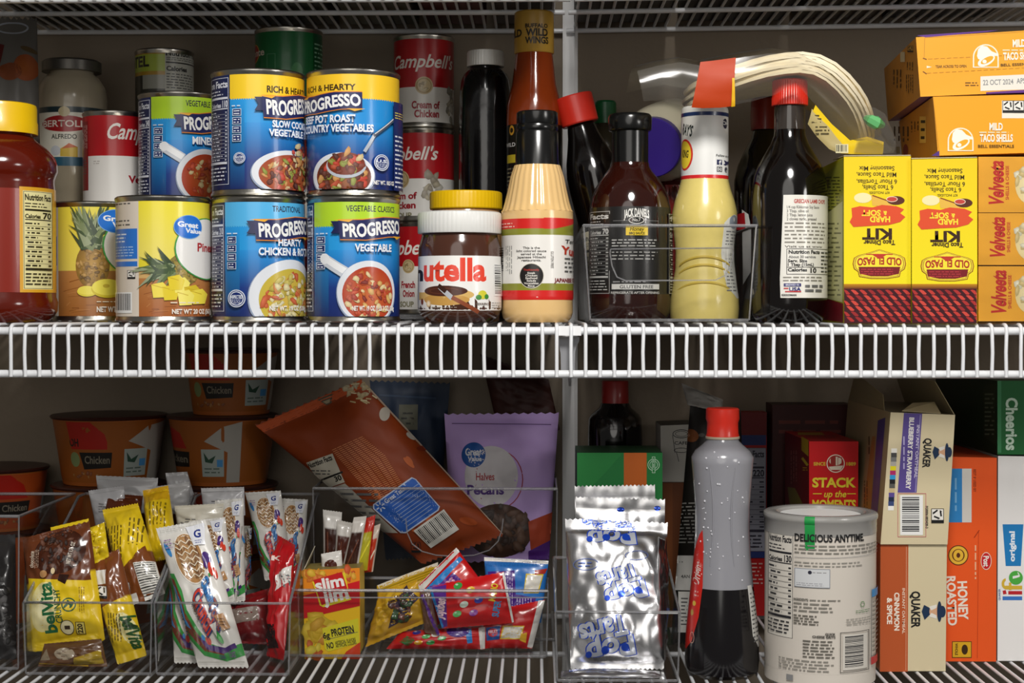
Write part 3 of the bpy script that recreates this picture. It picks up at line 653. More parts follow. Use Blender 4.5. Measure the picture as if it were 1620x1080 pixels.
# ---- yellow lidded jar behind it
rv = Rev(737, .15, [(329, 52), (336, 54), (350, 56), (480, 56), (500, 52)], 0)
r = root('spread_jar', 'tan nut butter jar with a ribbed yellow lid, behind the white-lidded jar', 'jar', rv.loc)
rv.body('jar_body', mat('nut_butter', '#b98a55', .2, coat=.4), r)
z1, z0 = pz(737, 304, .15), pz(737, 332, .15); R = 57/ppm(.15)
lid('lid', rv, [(R*.95, z1), (R*.99, z1-.001), (R, z1-.003), (R, z0+.001), (R*.98, z0)], YELP, r, n=168, flute=.006, nf=56)
# ---- black bottle with a white cap
rv = Rev(768, .29, [(104, 24), (110, 25), (118, 34), (128, 38), (150, 41), (200, 42), (290, 42), (480, 42), (505, 39)], 0)
r = root('syrup_bottle', 'tall black bottle with a plain white cap between the soup stack and the hot sauce', 'bottle', rv.loc)
rv.body('bottle_body', mat('black_syrup_bottle', '#0b0a0b', .18, coat=.4, bump=.2, bscale=60), r)
z1, z0 = pz(768, 82, .29), pz(768, 106, .29); R = 29/ppm(.29)
lid('cap', rv, [(R*.95, z1), (R, z1-.002), (R, z0)], WHITEP, r, n=120, flute=.01, nf=40)
# ---- hot wing sauce
rv = Rev(845, .255, [(84, 29), (100, 31), (118, 33), (135, 35), (150, 39), (168, 43), (190, 44), (480, 44), (503, 40)], 0)
r = root('sauce_bottle', 'tall orange hot wing sauce bottle with a gold sleeve over its cap', 'bottle', rv.loc)
rv.body('bottle_body', mat('hot_sauce', '#8f3810', .15, coat=.5), r)
z1, z0 = pz(845, 20, .255), pz(845, 86, .255); R = 31.5/ppm(.255)
rs = Rev(845, .255, [(20, 29), (22, 31), (84, 31.5), (86, 30)]); rs.body('cap_sleeve', mat('gold_sleeve', '#c2983a', .35), r)
L = rs.lab(50); L.t('BUFFALO', 831, 37, 866, 43, '#1c1608', 2); L.t('WILD', 832, 45, 866, 56, '#1c1608', 2); L.t('WINGS', 831, 58, 867, 68, '#1c1608', 2); L.t('WILD', 800, 45, 826, 56, '#1c1608', 2); L.out('print', GLOSS, r)
L = rv.lab(300); L.full(195, 470, '#14110c'); L.e(810, 204, 6, 8, '#c8922c').e(810, 204, 4, 4, '#2a1c0c'); L.r(803, 243, 816, 256, '#c8b22c'); L.g(803, 262, 814, 300, 6, '#8a8468'); L.t('WILD', 802, 224, 816, 230, '#ddd', 1); L.out('label_wrap', GLOSS, r)
# ---- cream coloured sauce with black cap
rv = Rev(850, .062, [(262, 36), (268, 38), (280, 42), (300, 46), (320, 50.5), (332, 54), (335, 56.5), (344, 57), (352, 57), (470, 57), (478, 56), (494, 56.5), (503, 54), (508, 48)], 0)
r = root('sauce_bottle', 'pale cream sauce bottle with a tall black cap and red striped label', 'bottle', rv.loc)
CRM = mat('cream_sauce_fill', '#e8c183', .22, coat=.4)
MB().lathe(rv.prof[:7], rv.o, n=168, flute=.013, nf=28).out('bottle_shoulder', CRM, r, sharp=60)
MB().lathe(rv.prof[6:], rv.o, n=64).out('bottle_body', CRM, r)
z = lambda y: pz(850, y, .062); q = ppm(.062)
lid('cap', rv, [(30/q, z(177)), (32.5/q, z(179)), (33/q, z(196)), (32/q, z(198)), (33/q, z(201)), (33/q, z(206)), (32/q, z(208)), (33.5/q, z(211)), (34.5/q, z(265)), (35/q, z(268))], BLACKP, r)
L = rv.lab(420); L.full(352, 470, '#efece6'); L.full(345, 361, '#d5221f'); L.full(361, 371, '#8a8c2e'); L.full(448, 459, '#8a8c2e'); L.full(459, 474, '#d5221f')
L.p([(874, 362), (905, 352), (960, 352), (960, 358), (900, 362), (876, 371)], '#8a8c2e').p([(860, 361.5), (874, 361.5), (907, 350), (907, 344), (860, 344)], '#d5221f')
L.g(793, 350, 817, 360, 2, '#f3c8bc'); L.bar(793, 390, 798, 432, bg=None, vert=True, n=18); L.g(801, 388, 812, 433, 4, '#8a8a86', vert=True)
for i, s in enumerate(['This is the', 'light colored sauce', 'served at the', 'Japanese Hibachi', 'restaurants.']):
    wd = [13, 23, 16, 22, 15][i]; L.t(s, 841-wd, 390+i*4.9, 841+wd, 393.6+i*4.9, '#3a3632', 1)
L.e(841, 436, 19.5, 20, '#d8d2c4').e(841, 436, 18.5, 19, '#1d1a18'); L.t('Traditionally', 829, 425, 853, 428, '#c2352a', 1)
for i, s in enumerate(['Steak', 'Chicken', 'Seafood', 'Salads', 'Vegetables', 'Rice']): L.t(s, 841-[6, 9, 9, 7, 11, 5][i], 430+i*4.1, 841+[6, 9, 9, 7, 11, 5][i], 433+i*4.1, '#f0ebe2', 1)
L.t('GLUTEN FREE', 871, 397, 875, 424, '#77736c', 1, rot=-90); L.t('Yum', 886, 391, 911, 403, '#b3321f', 2, rot=-6); L.t('Terry', 892, 378, 912, 384, '#333', 1, sh=.3); L.t('JAPANESE STEAK', 876, 440, 914, 446, '#7a1c22', 2); L.g(892, 405, 906, 432, 4, '#555'); L.out('label_wrap', GLOSS, r)
# ---- clear bin with the dressings
def bin_(label, x0, x1, ybase, Yf, Yb, zb, hf, hb, taper=.0, slope=None, grip=None, name='clear_bin', lipr=.0016):
    """open clear bin: low front hf, back hb, floor at zb"""
    xa, xb = at(x0, ybase, Yf).x, at(x1, ybase, Yf).x; t = .0022
    r = root(name, label, 'bin', ((xa+xb)/2, (Yf+Yb)/2, zb)); b = MB(); tp = taper
    ym = slope or Yb
    b.hexa([(xa, Yf, zb), (xb, Yf, zb), (xb, Yb, zb), (xa, Yb, zb)], [(xa, Yf, zb+t), (xb, Yf, zb+t), (xb, Yb, zb+t), (xa, Yb, zb+t)])
    b.out('bin_floor', BIN, r, smooth=False)
    MB().hexa([(xa, Yf, zb+t), (xb, Yf, zb+t), (xb, Yf+t, zb+t), (xa, Yf+t, zb+t)], [(xa-tp, Yf-tp*.5, zb+hf), (xb+tp, Yf-tp*.5, zb+hf), (xb+tp, Yf+t-tp*.5, zb+hf), (xa-tp, Yf+t-tp*.5, zb+hf)]).out('front_panel', BIN, r, smooth=False)
    MB().hexa([(xa, Yb-t, zb+t), (xb, Yb-t, zb+t), (xb, Yb, zb+t), (xa, Yb, zb+t)], [(xa-tp, Yb-t, zb+hb), (xb+tp, Yb-t, zb+hb), (xb+tp, Yb, zb+hb), (xa-tp, Yb, zb+hb)]).out('back_panel', BIN, r, smooth=False)
    for x, sg in ((xa, 1), (xb, -1)):
        pts = [(Yf+t, t), (Yb-t, t), (Yb-t, hb), (ym, hb), (Yf+t, hf)]; V = []
        for dx in (0, t*sg):
            for y, z in pts: V.append((x+dx-sg*tp*(z-t)/max(hf, hb)*1.0, y, zb+z))
        MB().add(V, [(0, 1, 2, 3, 4), (9, 8, 7, 6, 5)]+[(i, i+5, (i+1) % 5+5, (i+1) % 5) for i in range(5)]).out('side_panel', BIN, r, smooth=False)
    e = MB(); k = lipr
    e.tube([(xa-tp+k, Yb-k, zb+hb), (xa-tp+k, ym, zb+hb), (xa-tp+k, Yf-tp*.5+k, zb+hf), (xb+tp-k, Yf-tp*.5+k, zb+hf), (xb+tp-k, ym, zb+hb), (xb+tp-k, Yb-k, zb+hb), (xa-tp+k, Yb-k, zb+hb)], k, 6).out('rim', RIM, r)
    e = MB(); e.tube([(xa+k, Yf+k, zb+k), (xb-k, Yf+k, zb+k)], k*.9, 6).tube([(xa+k*.6, Yf+k*.6, zb+k), (xa-tp*.9+k*.6, Yf-tp*.4+k*.6, zb+hf)], k*.5, 6).tube([(xb-k*.6, Yf+k*.6, zb+k), (xb+tp*.9-k*.6, Yf-tp*.4+k*.6, zb+hf)], k*.5, 6).out('corner_edge', RIM, r)
    if grip:
        g = [at(x, y, Yf-.0012) for x, y in grip]; MB().tube(g, .0007, 6).out('grip_recess', RIM, r)
    return r
gx = [(966, 394), (1158, 392), (1160, 400), (1156, 420), (1146, 436), (1132, 443), (990, 444), (976, 438), (968, 420), (965, 400), (966, 394)]
bin_('clear plastic bin holding the dark barbecue sauce and the yellow mustard', 932, 1187, 508, .028, .385, .0004, .086, .086, taper=.0065, grip=gx)
ZB = .0028
# ---- barbecue sauce
rv = Rev(997, .092, [(258, 30), (264, 31), (272, 36), (284, 46), (298, 55), (314, 61), (330, 64), (350, 65), (480, 65), (494, 64), (502, 58)], ZB)
r = root('sauce_bottle', 'dark brown barbecue sauce bottle with a wide black cap, standing in the clear bin', 'bottle', rv.loc)
rv.body('bottle_body', mat('barbecue_sauce', '#2c0c06', .1, coat=.8), r)
q = ppm(.092); z = lambda y: pz(997, y, .092)
lid('cap', rv, [(31/q, z(181)), (33/q, z(183)), (34.5/q, z(187)), (34/q, z(205)), (33/q, z(207)), (29/q, z(209)), (29/q, z(262))], BLACKP, r, n=120)
L = rv.lab(420); L.r(934, 326, 1061, 465, '#1d1c1c'); L.nf(934, 333, 966, 464, '#c9c9c6', '#191818', 'Facts', '70', 11)
L.t('JACK DANIELS', 988, 333, 1026, 345, '#e4e2dc', 2, arc=3.5); L.ring(1007, 348, 12, 6, 1.2, '#d8d6d0').t('No.7', 1001, 345, 1013, 350, '#d8d6d0', 1); L.r(972, 348.5, 994, 349.3, '#777').r(1020, 348.5, 1040, 349.3, '#777')
L.r(991, 357, 1024, 372, '#e6c62e').t('Honey', 997, 359, 1018, 365, '#2a220a', 1, sh=.2).t('BBQ SAUCE', 996, 367, 1019, 370.5, '#2a220a', 2)
L.g(970, 377, 1041, 391, 3, '#b9b8b4'); L.g(970, 396, 1041, 412, 3, '#a8a7a3'); L.r(970, 449, 1041, 457.5, '#d8d7d2').t('GLUTEN FREE', 982, 451, 1032, 456, '#4a4a4a', 1); L.t('REFRIGERATE AFTER OPENING', 969, 461, 1041, 464.5, '#cfcdc8', 1); L.g(972, 443, 1025, 448, 1, '#999')
L.nf(1056, 336, 1075, 464, '#c9c9c6', '#191818', 'fa', '7', 8); L.out('label_wrap', GLOSS, r)
# ---- mustard sauce squeeze bottle
rv = Rev(1115.5, .085, [(282, 37), (288, 38), (300, 41), (318, 47), (336, 51), (352, 51), (375, 48), (398, 45.5), (425, 46), (450, 50), (466, 53), (474, 54), (478, 54), (486, 54.5), (497, 54), (503, 53)], ZB)
r = root('squeeze_bottle', 'yellow mustard sauce squeeze bottle with a tall white printed cap', 'bottle', rv.loc)
rv.body('bottle_body', mat('mustard_sauce', '#e3cf78', .25, coat=.35, vary=.05, bscale=200), r)
for yy, w in ((418, 40), (446, 44), (405, 38)):
    p = [Vector((rv.x+(rv.rad(pz(1119, yy, .04))+.0002)*math.sin(a+rv.phi), .085-(rv.rad(pz(1119, yy, .04))+.0002)*math.cos(a+rv.phi), pz(1119, yy+14*a*a*1.0, .04))) for a in [k*.12 for k in range(-8, 9)]]
    MB().tube(p, .0012, 6).out('grip_ridge', mat('mustard_ridge', '#cdb24a', .3), r)
rs = Rev(1115.5, .085, [(170, 34), (172, 36), (176, 37), (285, 37.2), (286, 36)]); rs.body('cap', WHITEP, r)
L = rs.lab(230); L.full(176, 182, '#1f3668'); L.full(276, 284, '#d7262a'); L.t("RAY'S", 1081.5, 196, 1097, 212, '#1c2a2a', 2, rot=-14); L.e(1085, 243, 17, 25, '#d8362a', 20).e(1084.5, 243, 14.5, 22, '#f0d23a'); L.t('KING', 1081.5, 236, 1090.5, 247, '#1c1c1c', 2, rot=-8)
L.e(1147, 194, 6, 8, '#2a2f4a').t('OK', 1142.5, 190.5, 1151, 196, '#e8e8e8', 1); L.t('Follow us on', 1133, 243.5, 1152, 247, '#444', 1); L.r(1134, 252, 1142, 260, '#252a52').t('f', 1137, 253.5, 1141, 260, '#eee', 2)
L.p([(1145, 252), (1149, 254), (1154, 252), (1152, 257), (1147, 260.5), (1144, 259), (1147, 257.5)], '#252a52'); L.fr(1134, 263, 1142, 271, 1, '#3a3a44').ring(1138, 267, 2.4, 2.4, .8, '#3a3a44'); L.ring(1148, 267, 4, 4.2, 1, '#252a3a').t('P', 1146.4, 264.8, 1149.8, 269.2, '#252a3a', 2); L.out('cap_print', GLOSS, r)
L = rv.lab(380); L.p([(1144, 352), (1150, 344), (1158, 338), (1166, 340), (1180, 350), (1180, 470), (1160, 472), (1148, 455), (1142, 400)], '#dddcd2'); L.e(1158, 350, 12, 11, '#8a929a').g(1148, 363, 1164, 388, 5, '#777'); L.t('Facts', 1146, 398, 1162, 403, '#333', 2); L.g(1147, 406, 1162, 462, 10, '#777'); L.out('label_wrap', GLOSS, r)
# ---- leaning soy bottle with a red cap behind the bin's left side
xb = at(999, 500, .25); M = Matrix.Translation(Vector((xb.x, .25, 0))) @ Matrix.Rotation(math.radians(-14.5), 4, 'Y') @ Matrix.Translation(Vector((-xb.x, -.25, 0)))
rv = Rev(999, .25, [(186, 21), (194, 23), (204, 25), (220, 30), (244, 38), (264, 42), (290, 43), (340, 43), (480, 44), (500, 38)], .0155, M)
r = root('soy_sauce_bottle', 'soy sauce bottle with a red cap, tilted to the left behind the black-capped bottles', 'bottle', rv.loc)
rv.body('bottle_body', SOY, r); q = ppm(.25); zz = lambda y: pz(999, y, .25)
lid('cap', rv, [(28.5/q, zz(140)), (29.8/q, zz(142)), (29.5/q, zz(184)), (28/q, zz(186))], REDP, r, n=96)
L = rv.lab(400); L.r(941, 352, 1000, 470, '#d6ccae'); L.t('Nutrition Facts', 942, 358, 990, 366, '#2a261c', 2); L.g(943, 369, 990, 376, 2, '#7a7464'); L.r(943, 380, 1000, 384, '#2a261c'); L.g(943, 388, 990, 460, 10, '#6a6454'); L.out('label_wrap', GLOSS, r)
# ---- green capped bottle at the back
rv = Rev(958, .352, [(196, 17), (202, 20), (216, 28), (236, 34), (480, 34), (500, 30)], 0.0029)
r = root('dressing_bottle', 'dim bottle with a green cap deep behind the tilted red-capped bottle', 'bottle', rv.loc)
rv.body('bottle_body', mat('dim_dressing', '#3a3324', .2, coat=.4), r)
q = ppm(.352); z = lambda y: pz(958, y, .352); lid('cap', rv, [(15/q, z(160)), (17/q, z(163)), (18/q, z(196))], plas('green_cap', '#0f6a38', .4), r, n=60)
# ---- red jar carrying the big mayonnaise jar
rv = Rev(1054, .26, [(285, 38), (289, 42), (296, 46), (310, 48), (480, 48), (500, 44)], ZB)
r = root('sauce_jar', 'dark red jar mostly hidden between the barbecue and mustard bottles', 'jar', rv.loc)
rv.body('jar_body', mat('dark_red_jar', '#4a100c', .2, coat=.4), r)
L = rv.lab(400); L.r(1052, 292, 1100, 470, '#8e1a16'); L.r(1074, 292, 1100, 330, '#e0dccf'); L.g(1078, 296, 1092, 326, 6, '#555'); L.out('label_wrap', GLOSS, r)
c = at(1034, 232, .19); ax = (Matrix.Rotation(math.radians(-16), 3, 'Z') @ Matrix.Rotation(math.radians(12), 3, 'X')) @ Vector((0, 1, 0))
M = Matrix.Translation(c) @ ax.to_track_quat('Z', 'Y').to_matrix().to_4x4()
r = root('mayonnaise_jar', 'white mayonnaise jar lying with its round purple lid facing out', 'jar', c+Vector((0, .05, -.035)))
MB().lathe([(.0265, .001), (.027, .006), (.031, .011), (.037, .02), (.0395, .032), (.0395, .1), (.036, .112), (.02, .113)], (0, 0), M=M, n=72).out('jar_body', mat('mayonnaise', '#d8d2bc', .25, coat=.4), r)
MB().lathe([(.0285, -.0105), (.0295, -.0095), (.0297, .003), (.0285, .004)], (0, 0), M=M, n=96, flute=.003, nf=48).out('lid', NAVYL, r)
# ---- tall soy bottle with red cap in front of the kits
rv = Rev(1250, .062, [(205, 24), (215, 25), (228, 30), (245, 40), (262, 50), (280, 56), (296, 58.5), (310, 59.5), (480, 59.5), (496, 58), (506, 50)], 0)
r = root('soy_sauce_bottle', 'tall black soy sauce bottle with a ribbed red cap and recipe label, front of shelf', 'bottle', rv.loc)
rv.body('bottle_body', SOY, r)
q = ppm(.062); z = lambda y: pz(1250, y, .062)
MB().lathe([(23.5/q, z(168)), (24/q, z(172)), (24.5/q, z(206))], rv.o, 48).out('bottle_neck', mat('soy_neck', '#3a3430', .12, coat=.6), r)
lid('cap', rv, [(25/q, z(127)), (27/q, z(129)), (27.5/q, z(154)), (28/q, z(155)), (28/q, z(167)), (27/q, z(168))], REDP, r, n=150, flute=.012, nf=50)
L = rv.lab(400); L.p([(1241, 308), (1360, 308), (1360, 471), (1237, 471), (1236, 440)], '#ece9e0'); L.t('GRECIAN LAMB CHOPS', 1257, 315, 1304, 321, '#b8322a', 2)
for i, s in enumerate(['1/4 cup Kikkoman Soy Sauce', '3 Tbsp. olive oil', '2 Tbsp. lemon juice', '2 cloves garlic, pressed']): L.t(s, 1246, 325+i*6.3, [1295, 1279, 1285, 1291][i], 329.4+i*6.3, '#4a463e', 1)
L.g(1243, 350, 1307, 386, 6, '#8a867c', fill=.42); L.t('Visit us at www', 1243, 388, 1300, 391.5, '#55514a', 1); L.fr(1246, 393, 1320, 434, .9, '#333')
L.t('Nutrition Facts', 1249, 395.5, 1296, 401, '#1c1c1c', 2).t('About 30 servings', 1249, 404, 1290, 408, '#666', 1).t('Serv. Size', 1248, 410, 1277, 414.5, '#222', 2).t('1 Tbsp (15mL)', 1248, 416, 1287, 420.5, '#222', 2).t('Calories', 1248, 424, 1277, 429, '#1c1c1c', 2).t('10', 1282, 424, 1291, 431, '#1c1c1c', 2)
L.r(1246, 422, 1300, 422.8, '#333'); L.g(1298, 396, 1312, 432, 6, '#444'); L.g(1241, 436, 1302, 446, 2, '#8a867c'); L.r(1242, 448, 1268, 453, '#33356e').t('BREWED IN', 1245, 449, 1265, 452, '#dde', 1).t('USA', 1250, 454.5, 1268, 460, '#3a3c7a', 2).r(1242, 455, 1249, 457, '#c23a3a').r(1244, 460, 1268, 462, '#c23a3a'); L.g(1274, 449, 1302, 463, 2, '#666', fill=.6); L.t('KIKKOMAN', 1239, 465, 1261, 468, '#333', 2); L.out('label_wrap', GLOSS, r)
L = rv.lab(400); L.ring(1194, 461, 4.4, 5, 1, '#c9c6be').t('R', 1192, 458, 1196.5, 464, '#c9c6be', 1); L.out('emblem', GLOSS, r)
# ---- its twin behind and a dark bottle between
rv = Rev(1212, .2, [(206, 20), (220, 23), (240, 34), (262, 44), (285, 49), (480, 49), (502, 44)], 0)
r = root('soy_sauce_bottle', 'second soy sauce bottle, its dark red cap in shadow behind the tall one', 'bottle', rv.loc)
rv.body('bottle_body', SOY, r); q = ppm(.2); z = lambda y: pz(1212, y, .2)
lid('cap', rv, [(21/q, z(156)), (23/q, z(158)), (24/q, z(188)), (23/q, z(206))], plas('dim_red_cap', '#8a1410', .4), r, n=96)  # darker copy of the cap red, shade put into the colour
L = rv.lab(400); L.p([(1176, 330), (1186, 338), (1192, 370), (1190, 430), (1178, 450)], '#d8d8d4').p([(1166, 338), (1180, 335), (1182, 362), (1166, 362)], '#b01c24'); L.out('label_wrap', GLOSS, r)
# ---- tortillas in a clear bag draped over the bottle caps
def arch(t, lift=0):
    K = [(1082, 170), (1110, 162), (1150, 151), (1192, 139), (1230, 133), (1262, 134), (1292, 147), (1322, 174), (1346, 204), (1366, 238)]
    n = len(K)-1; u = max(0, min(.9999, t))*n; i = int(u); f = u-i
    g = lambda j: K[max(0, min(n, j))]
    cr = lambda a, b, c, d: .5*(2*b+(c-a)*f+(2*a-5*b+4*c-d)*f*f+(3*b-a-3*c+d)*f**3)
    x = cr(*[g(i+k)[0] for k in (-1, 0, 1, 2)]); y = cr(*[g(i+k)[1] for k in (-1, 0, 1, 2)])
    return at(x, y, .1)
TORT = mat('flour_tortilla', '#f2e6c8', .7, vary=.12, bscale=70, bump=.3)
def norm_at(t):
    d = (arch(min(1, t+.02))-arch(max(0, t-.02))).normalized(); return Vector((-d.z, 0, d.x))
for k in range(7):
    R = .083; V = []; Fs = []; off = .0003+k*.0027; nr, na = 8, 40; sh = [0, .02, -.02, .015, .03, -.01, .01][k]; ln = 1.0-.012*k
    for s_ in (0, 1):
        for i in range(nr+1):
            for j in range(na):
                rr = R*i/nr; a = 2*pi*j/na; u = .5+sh+rr*math.cos(a)/.176*ln; yy = .115+rr*math.sin(a)
                wob = .0006*noise.noise(Vector((u*6, yy*30, 1)))
                V.append(arch(u)+norm_at(u)*(off+.00264*s_+wob)+Vector((0, yy-.1, 0)))
    K_ = (nr+1)*na
    for s_ in (0, 1):
        for i in range(nr):
            for j in range(na):
                f = (s_*K_+i*na+j, s_*K_+i*na+(j+1) % na, s_*K_+(i+1)*na+(j+1) % na, s_*K_+(i+1)*na+j); Fs.append(f if s_ else f[::-1])
    for j in range(na): Fs.append((nr*na+j, nr*na+(j+1) % na, K_+nr*na+(j+1) % na, K_+nr*na+j))
    lab = 'flour tortilla in the bagged stack bent over the red cap, '+['lowest, resting on the cap', 'second from the bottom', 'third from the bottom', 'middle of seven', 'third from the top', 'second from the top', 'topmost under the film'][k]
    p0 = arch(.5); r = root('tortilla', lab, 'tortilla', Vector((p0.x, .115, p0.z)), 'flour tortillas in the clear bag')
    mesh('tortilla_round', V, Fs, TORT, r, sharp=60)
r = root('tortilla_bag', 'clear printed bag of flour tortillas sagging over the red soy cap', 'bag', arch(.5))
def strip(name, top, bot, Y, m, col=None, ny=6, y1=.2, belly=.004, nz=10):
    """film between two pixel outlines, carried back in depth"""
    n = len(top); V = []; Fs = []; cols = []
    for i in range(n):
        for j in range(nz+1):
            f = j/nz; x = top[i][0]*(1-f)+bot[i][0]*f; y = top[i][1]*(1-f)+bot[i][1]*f
            v = at(x, y, Y); v.y -= belly*math.sin(pi*f)+.0018*noise.noise(Vector((x*.03, y*.06, 2))); V.append(v)
            cols.append(lin(col) if col else (1, 1, 1, 1))
    for i in range(n-1):
        for j in range(nz): a = i*(nz+1)+j; Fs.append((a, a+1, a+nz+2, a+nz+1))
    return mesh(name, V, Fs, m, r, cols=cols if col else None, sharp=80)
tp = [(1008, 112), (1040, 104), (1076, 98), (1110, 104), (1140, 96), (1180, 90), (1222, 84), (1262, 90), (1300, 112), (1340, 150), (1376, 190), (1412, 238)]
bt = [(1018, 160), (1050, 158), (1086, 168), (1112, 171), (1150, 168), (1190, 160), (1226, 150), (1258, 130), (1290, 166), (1316, 196), (1345, 236), (1398, 244)]
strip('bag_front_film', tp, bt, .026, BAGF)
# film carried over the top of the stack
V = []; Fs = []; n = len(tp); cols = []
for i in range(n):
    for j in range(7):
        v = at(*tp[i], .026); f = j/6; v.y = .026+.175*f; v.z += .004+.01*math.sin(pi*f)-.0025*f*0+.001*noise.noise(Vector((i*.7, j*.8, 1))); V.append(v)
for i in range(n-1):
    for j in range(6): a = i*7+j; Fs.append((a, a+1, a+8, a+7))
mesh('bag_top_film', V, Fs, BAGF, r, sharp=80)
strip('orange_band', [(1108, 98), (1128, 96), (1150, 93), (1164, 91)], [(1094, 170), (1112, 171), (1140, 170), (1158, 168)], .0235, DULL, '#b83c0c', belly=.003)
strip('yellow_edge', [(1158, 113), (1161, 113)], [(1157, 169), (1163, 168)], .0225, DULL, '#e8b41e', belly=.003)
strip('yellow_label', [(1290, 166), (1316, 196), (1345, 222), (1372, 216), (1398, 224)], [(1283, 180), (1302, 208), (1330, 243), (1360, 244), (1396, 244)], .0235, FILM, '#e6c41e', belly=.002)
strip('care_panel', [(1284, 172), (1300, 186), (1318, 204), (1336, 226)], [(1278, 196), (1292, 216), (1312, 236), (1328, 243)], .0225, FILM, '#b7a670', belly=.002)
L = plane_lab(at(1310, 210, .0205), (0, -1, 0)); L.g(1284, 180, 1300, 196, 3, '#4a4020'); L.g(1290, 198, 1314, 214, 3, '#4a4020'); L.bar(1322, 228, 1342, 242, bg='#d8d0a8', n=14); L.out('label_print', FILM, r)
strip('bag_tail_film', [(1366, 168), (1384, 170), (1400, 180), (1416, 216)], [(1350, 240), (1372, 243), (1392, 243), (1414, 242)], .018, BAGF, belly=.006)
MB().tube([at(1370, 187, .02), at(1378, 191, .014), at(1386, 194, .013), at(1396, 198, .02)], [.003, .0055, .006, .003], 8).out('green_clip', mat('green_tape', '#5fae6a', .35), r)
# ---- taco dinner kits (upside down)
SHEL = ['#c23a32', '#b02e2c', '#d2483c', '#9c2628']
def kit(q, Yf, label, dy, sidep=False):
    (x0, y0), (x1, _), (x2, y2), (x3, _2) = q; ox = x0-1335; oy = y0-247
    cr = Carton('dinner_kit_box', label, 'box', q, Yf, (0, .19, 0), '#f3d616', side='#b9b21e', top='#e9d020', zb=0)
    L = cr.front(); X = lambda x: x+ox; Y = lambda y: y+oy; b = y2
    L.r(x0, y0, x1, b-62, '#f2cf14', '#f5e41a'); 
    L.r(x0+.4, b-54, x1-.4, b, '#3e0d18'); L.r(x0, b-62, x1, b-54, '#c98a18', '#5a1a18')
    R = random.Random(4)
    for j in range(6):
        for i in range(8):
            xx = x0+2+i*13.6+(j % 2)*6.8-4; yy = b-49+j*8.6; P = [(max(xx-1, x0), yy-3.4), (min(xx+3, x1-.5), yy-4), (min(xx+7, x1-.5), yy-2.4), (min(xx+12, x1-.5), yy+2.4), (min(xx+10, x1-.5), yy+3.8), (max(min(xx+6, x1-.5), x0), yy+3.6)]
            if yy+3.6 < b and xx < x1-3: L.p(P, R.choice(SHEL)); L.k -= 1
    L.k += 1
    for s, a, c_, y, h in (('Seasoning Mix', 1359, 1415, 262, 7), ('Mild Taco Sauce,', 1355, 1418, 272, 7), ('6 Flour Tortillas,', 1355, 1419, 283, 7), ('6 Taco Shells,', 1364, 1413, 292, 7), ('KIT INCLUDES:', 1375, 1407, 302, 3.6)): L.t(s, X(a), Y(y), X(c_), Y(y+h), '#4a3c10', 1, rot=180)
    L.e(X(1365), Y(312), 14, 8, '#f3e8b0').p([(X(1378), Y(308)), (X(1412), Y(320)), (X(1410), Y(326)), (X(1380), Y(324))], '#e8b84a').l(X(1380), Y(308), X(1414), Y(320), 2, '#8a4a1c').e(X(1417), Y(316), 14, 7, '#5a2a1c').e(X(1411), Y(314), 9, 4.5, '#c4463c').ring(X(1411), Y(314), 9, 4.5, 1, '#f0dcc0')
    L.p([(X(a), Y(c_)) for a, c_ in [(1347, 328), (1360, 325), (1380, 327), (1395, 323), (1418, 325), (1430, 330), (1424, 336), (1432, 342), (1424, 350), (1405, 355), (1380, 356), (1350, 358), (1344, 350), (1348, 342)]], '#e0502a')
    L.t('HARD', X(1376), Y(341.5), X(1408), Y(350), '#f6e23a', 2, rot=180).t('SOFT', X(1363), Y(331.5), X(1393), Y(340), '#f6e23a', 2, rot=180).t('&', X(1397), Y(333), X(1403), Y(339), '#f6e23a', 2, rot=180)
    L.t('KIT', X(1364), Y(361), X(1411), Y(377), '#3a2010', 2, rot=180).t('Taco Dinner', X(1366), Y(379), X(1416), Y(386), '#4a3414', 2, rot=180)
    def plate(g, c_): L.p([(X(1391+sx_*a*g), Y(416+c2*g)) for sx_, a, c2 in [(-1, 41, 0), (-1, 39, 8), (-1, 33, 12), (-1, 31, 20), (-1, 12, 23), (1, 12, 23), (1, 31, 20), (1, 33, 12), (1, 39, 8), (1, 41, 0), (1, 39, -9), (1, 32, -13), (1, 16, -17), (1, 0, -22), (-1, 16, -17), (-1, 32, -13), (-1, 39, -9)]], c_)
    plate(1.03, '#8a2a1a'); plate(1, '#e8d23a'); plate(.95, '#8a3a18'); plate(.93, '#f6e43c')
    L.p([(X(1358), Y(421)), (X(1424), Y(421)), (X(1422), Y(432)), (X(1404), Y(436)), (X(1378), Y(436)), (X(1360), Y(432))], '#7a1a20'); L.g(X(1362), Y(423), X(1420), Y(434), 3, '#b8383c')
    L.t('OLD EL PASO', X(1356), Y(408), X(1426), Y(419), '#b02a22', 2, rot=180, arc=-2); L.p([(X(1380), Y(402)), (X(1402), Y(402)), (X(1394), Y(407)), (X(1388), Y(407))], '#c23a2a').r(X(1370), Y(400.5), X(1412), Y(402), '#c23a2a')
    L.out('front_print', CARD, cr.r)
    if sidep:
        L = cr.left(); L.p([(1300, 281), (1334, 250), (1334, 451), (1300, 430)], '#a6a83a'); L.g(1304, 278, 1332, 340, 12, '#4c5020'); L.p([(1300, 345), (1333, 318), (1333, 478), (1300, 470)], '#d3d298'); L.g(1304, 350, 1332, 470, 16, '#7c7c50', rag=.7); L.p([(1300, 470), (1334, 480), (1334, 510), (1300, 505)], '#7a1420'); L.out('side_print', CARD, cr.r)
    f = cr.f; quadpart('end_flap', [f[0]+Vector((0, .0008, .0006)), f[1]+Vector((0, .0008, .0006)), f[1]+Vector((0, .05, .002)), f[0]+Vector((0, .05, .002))], CARD, cr.r, col='#d8cfae')
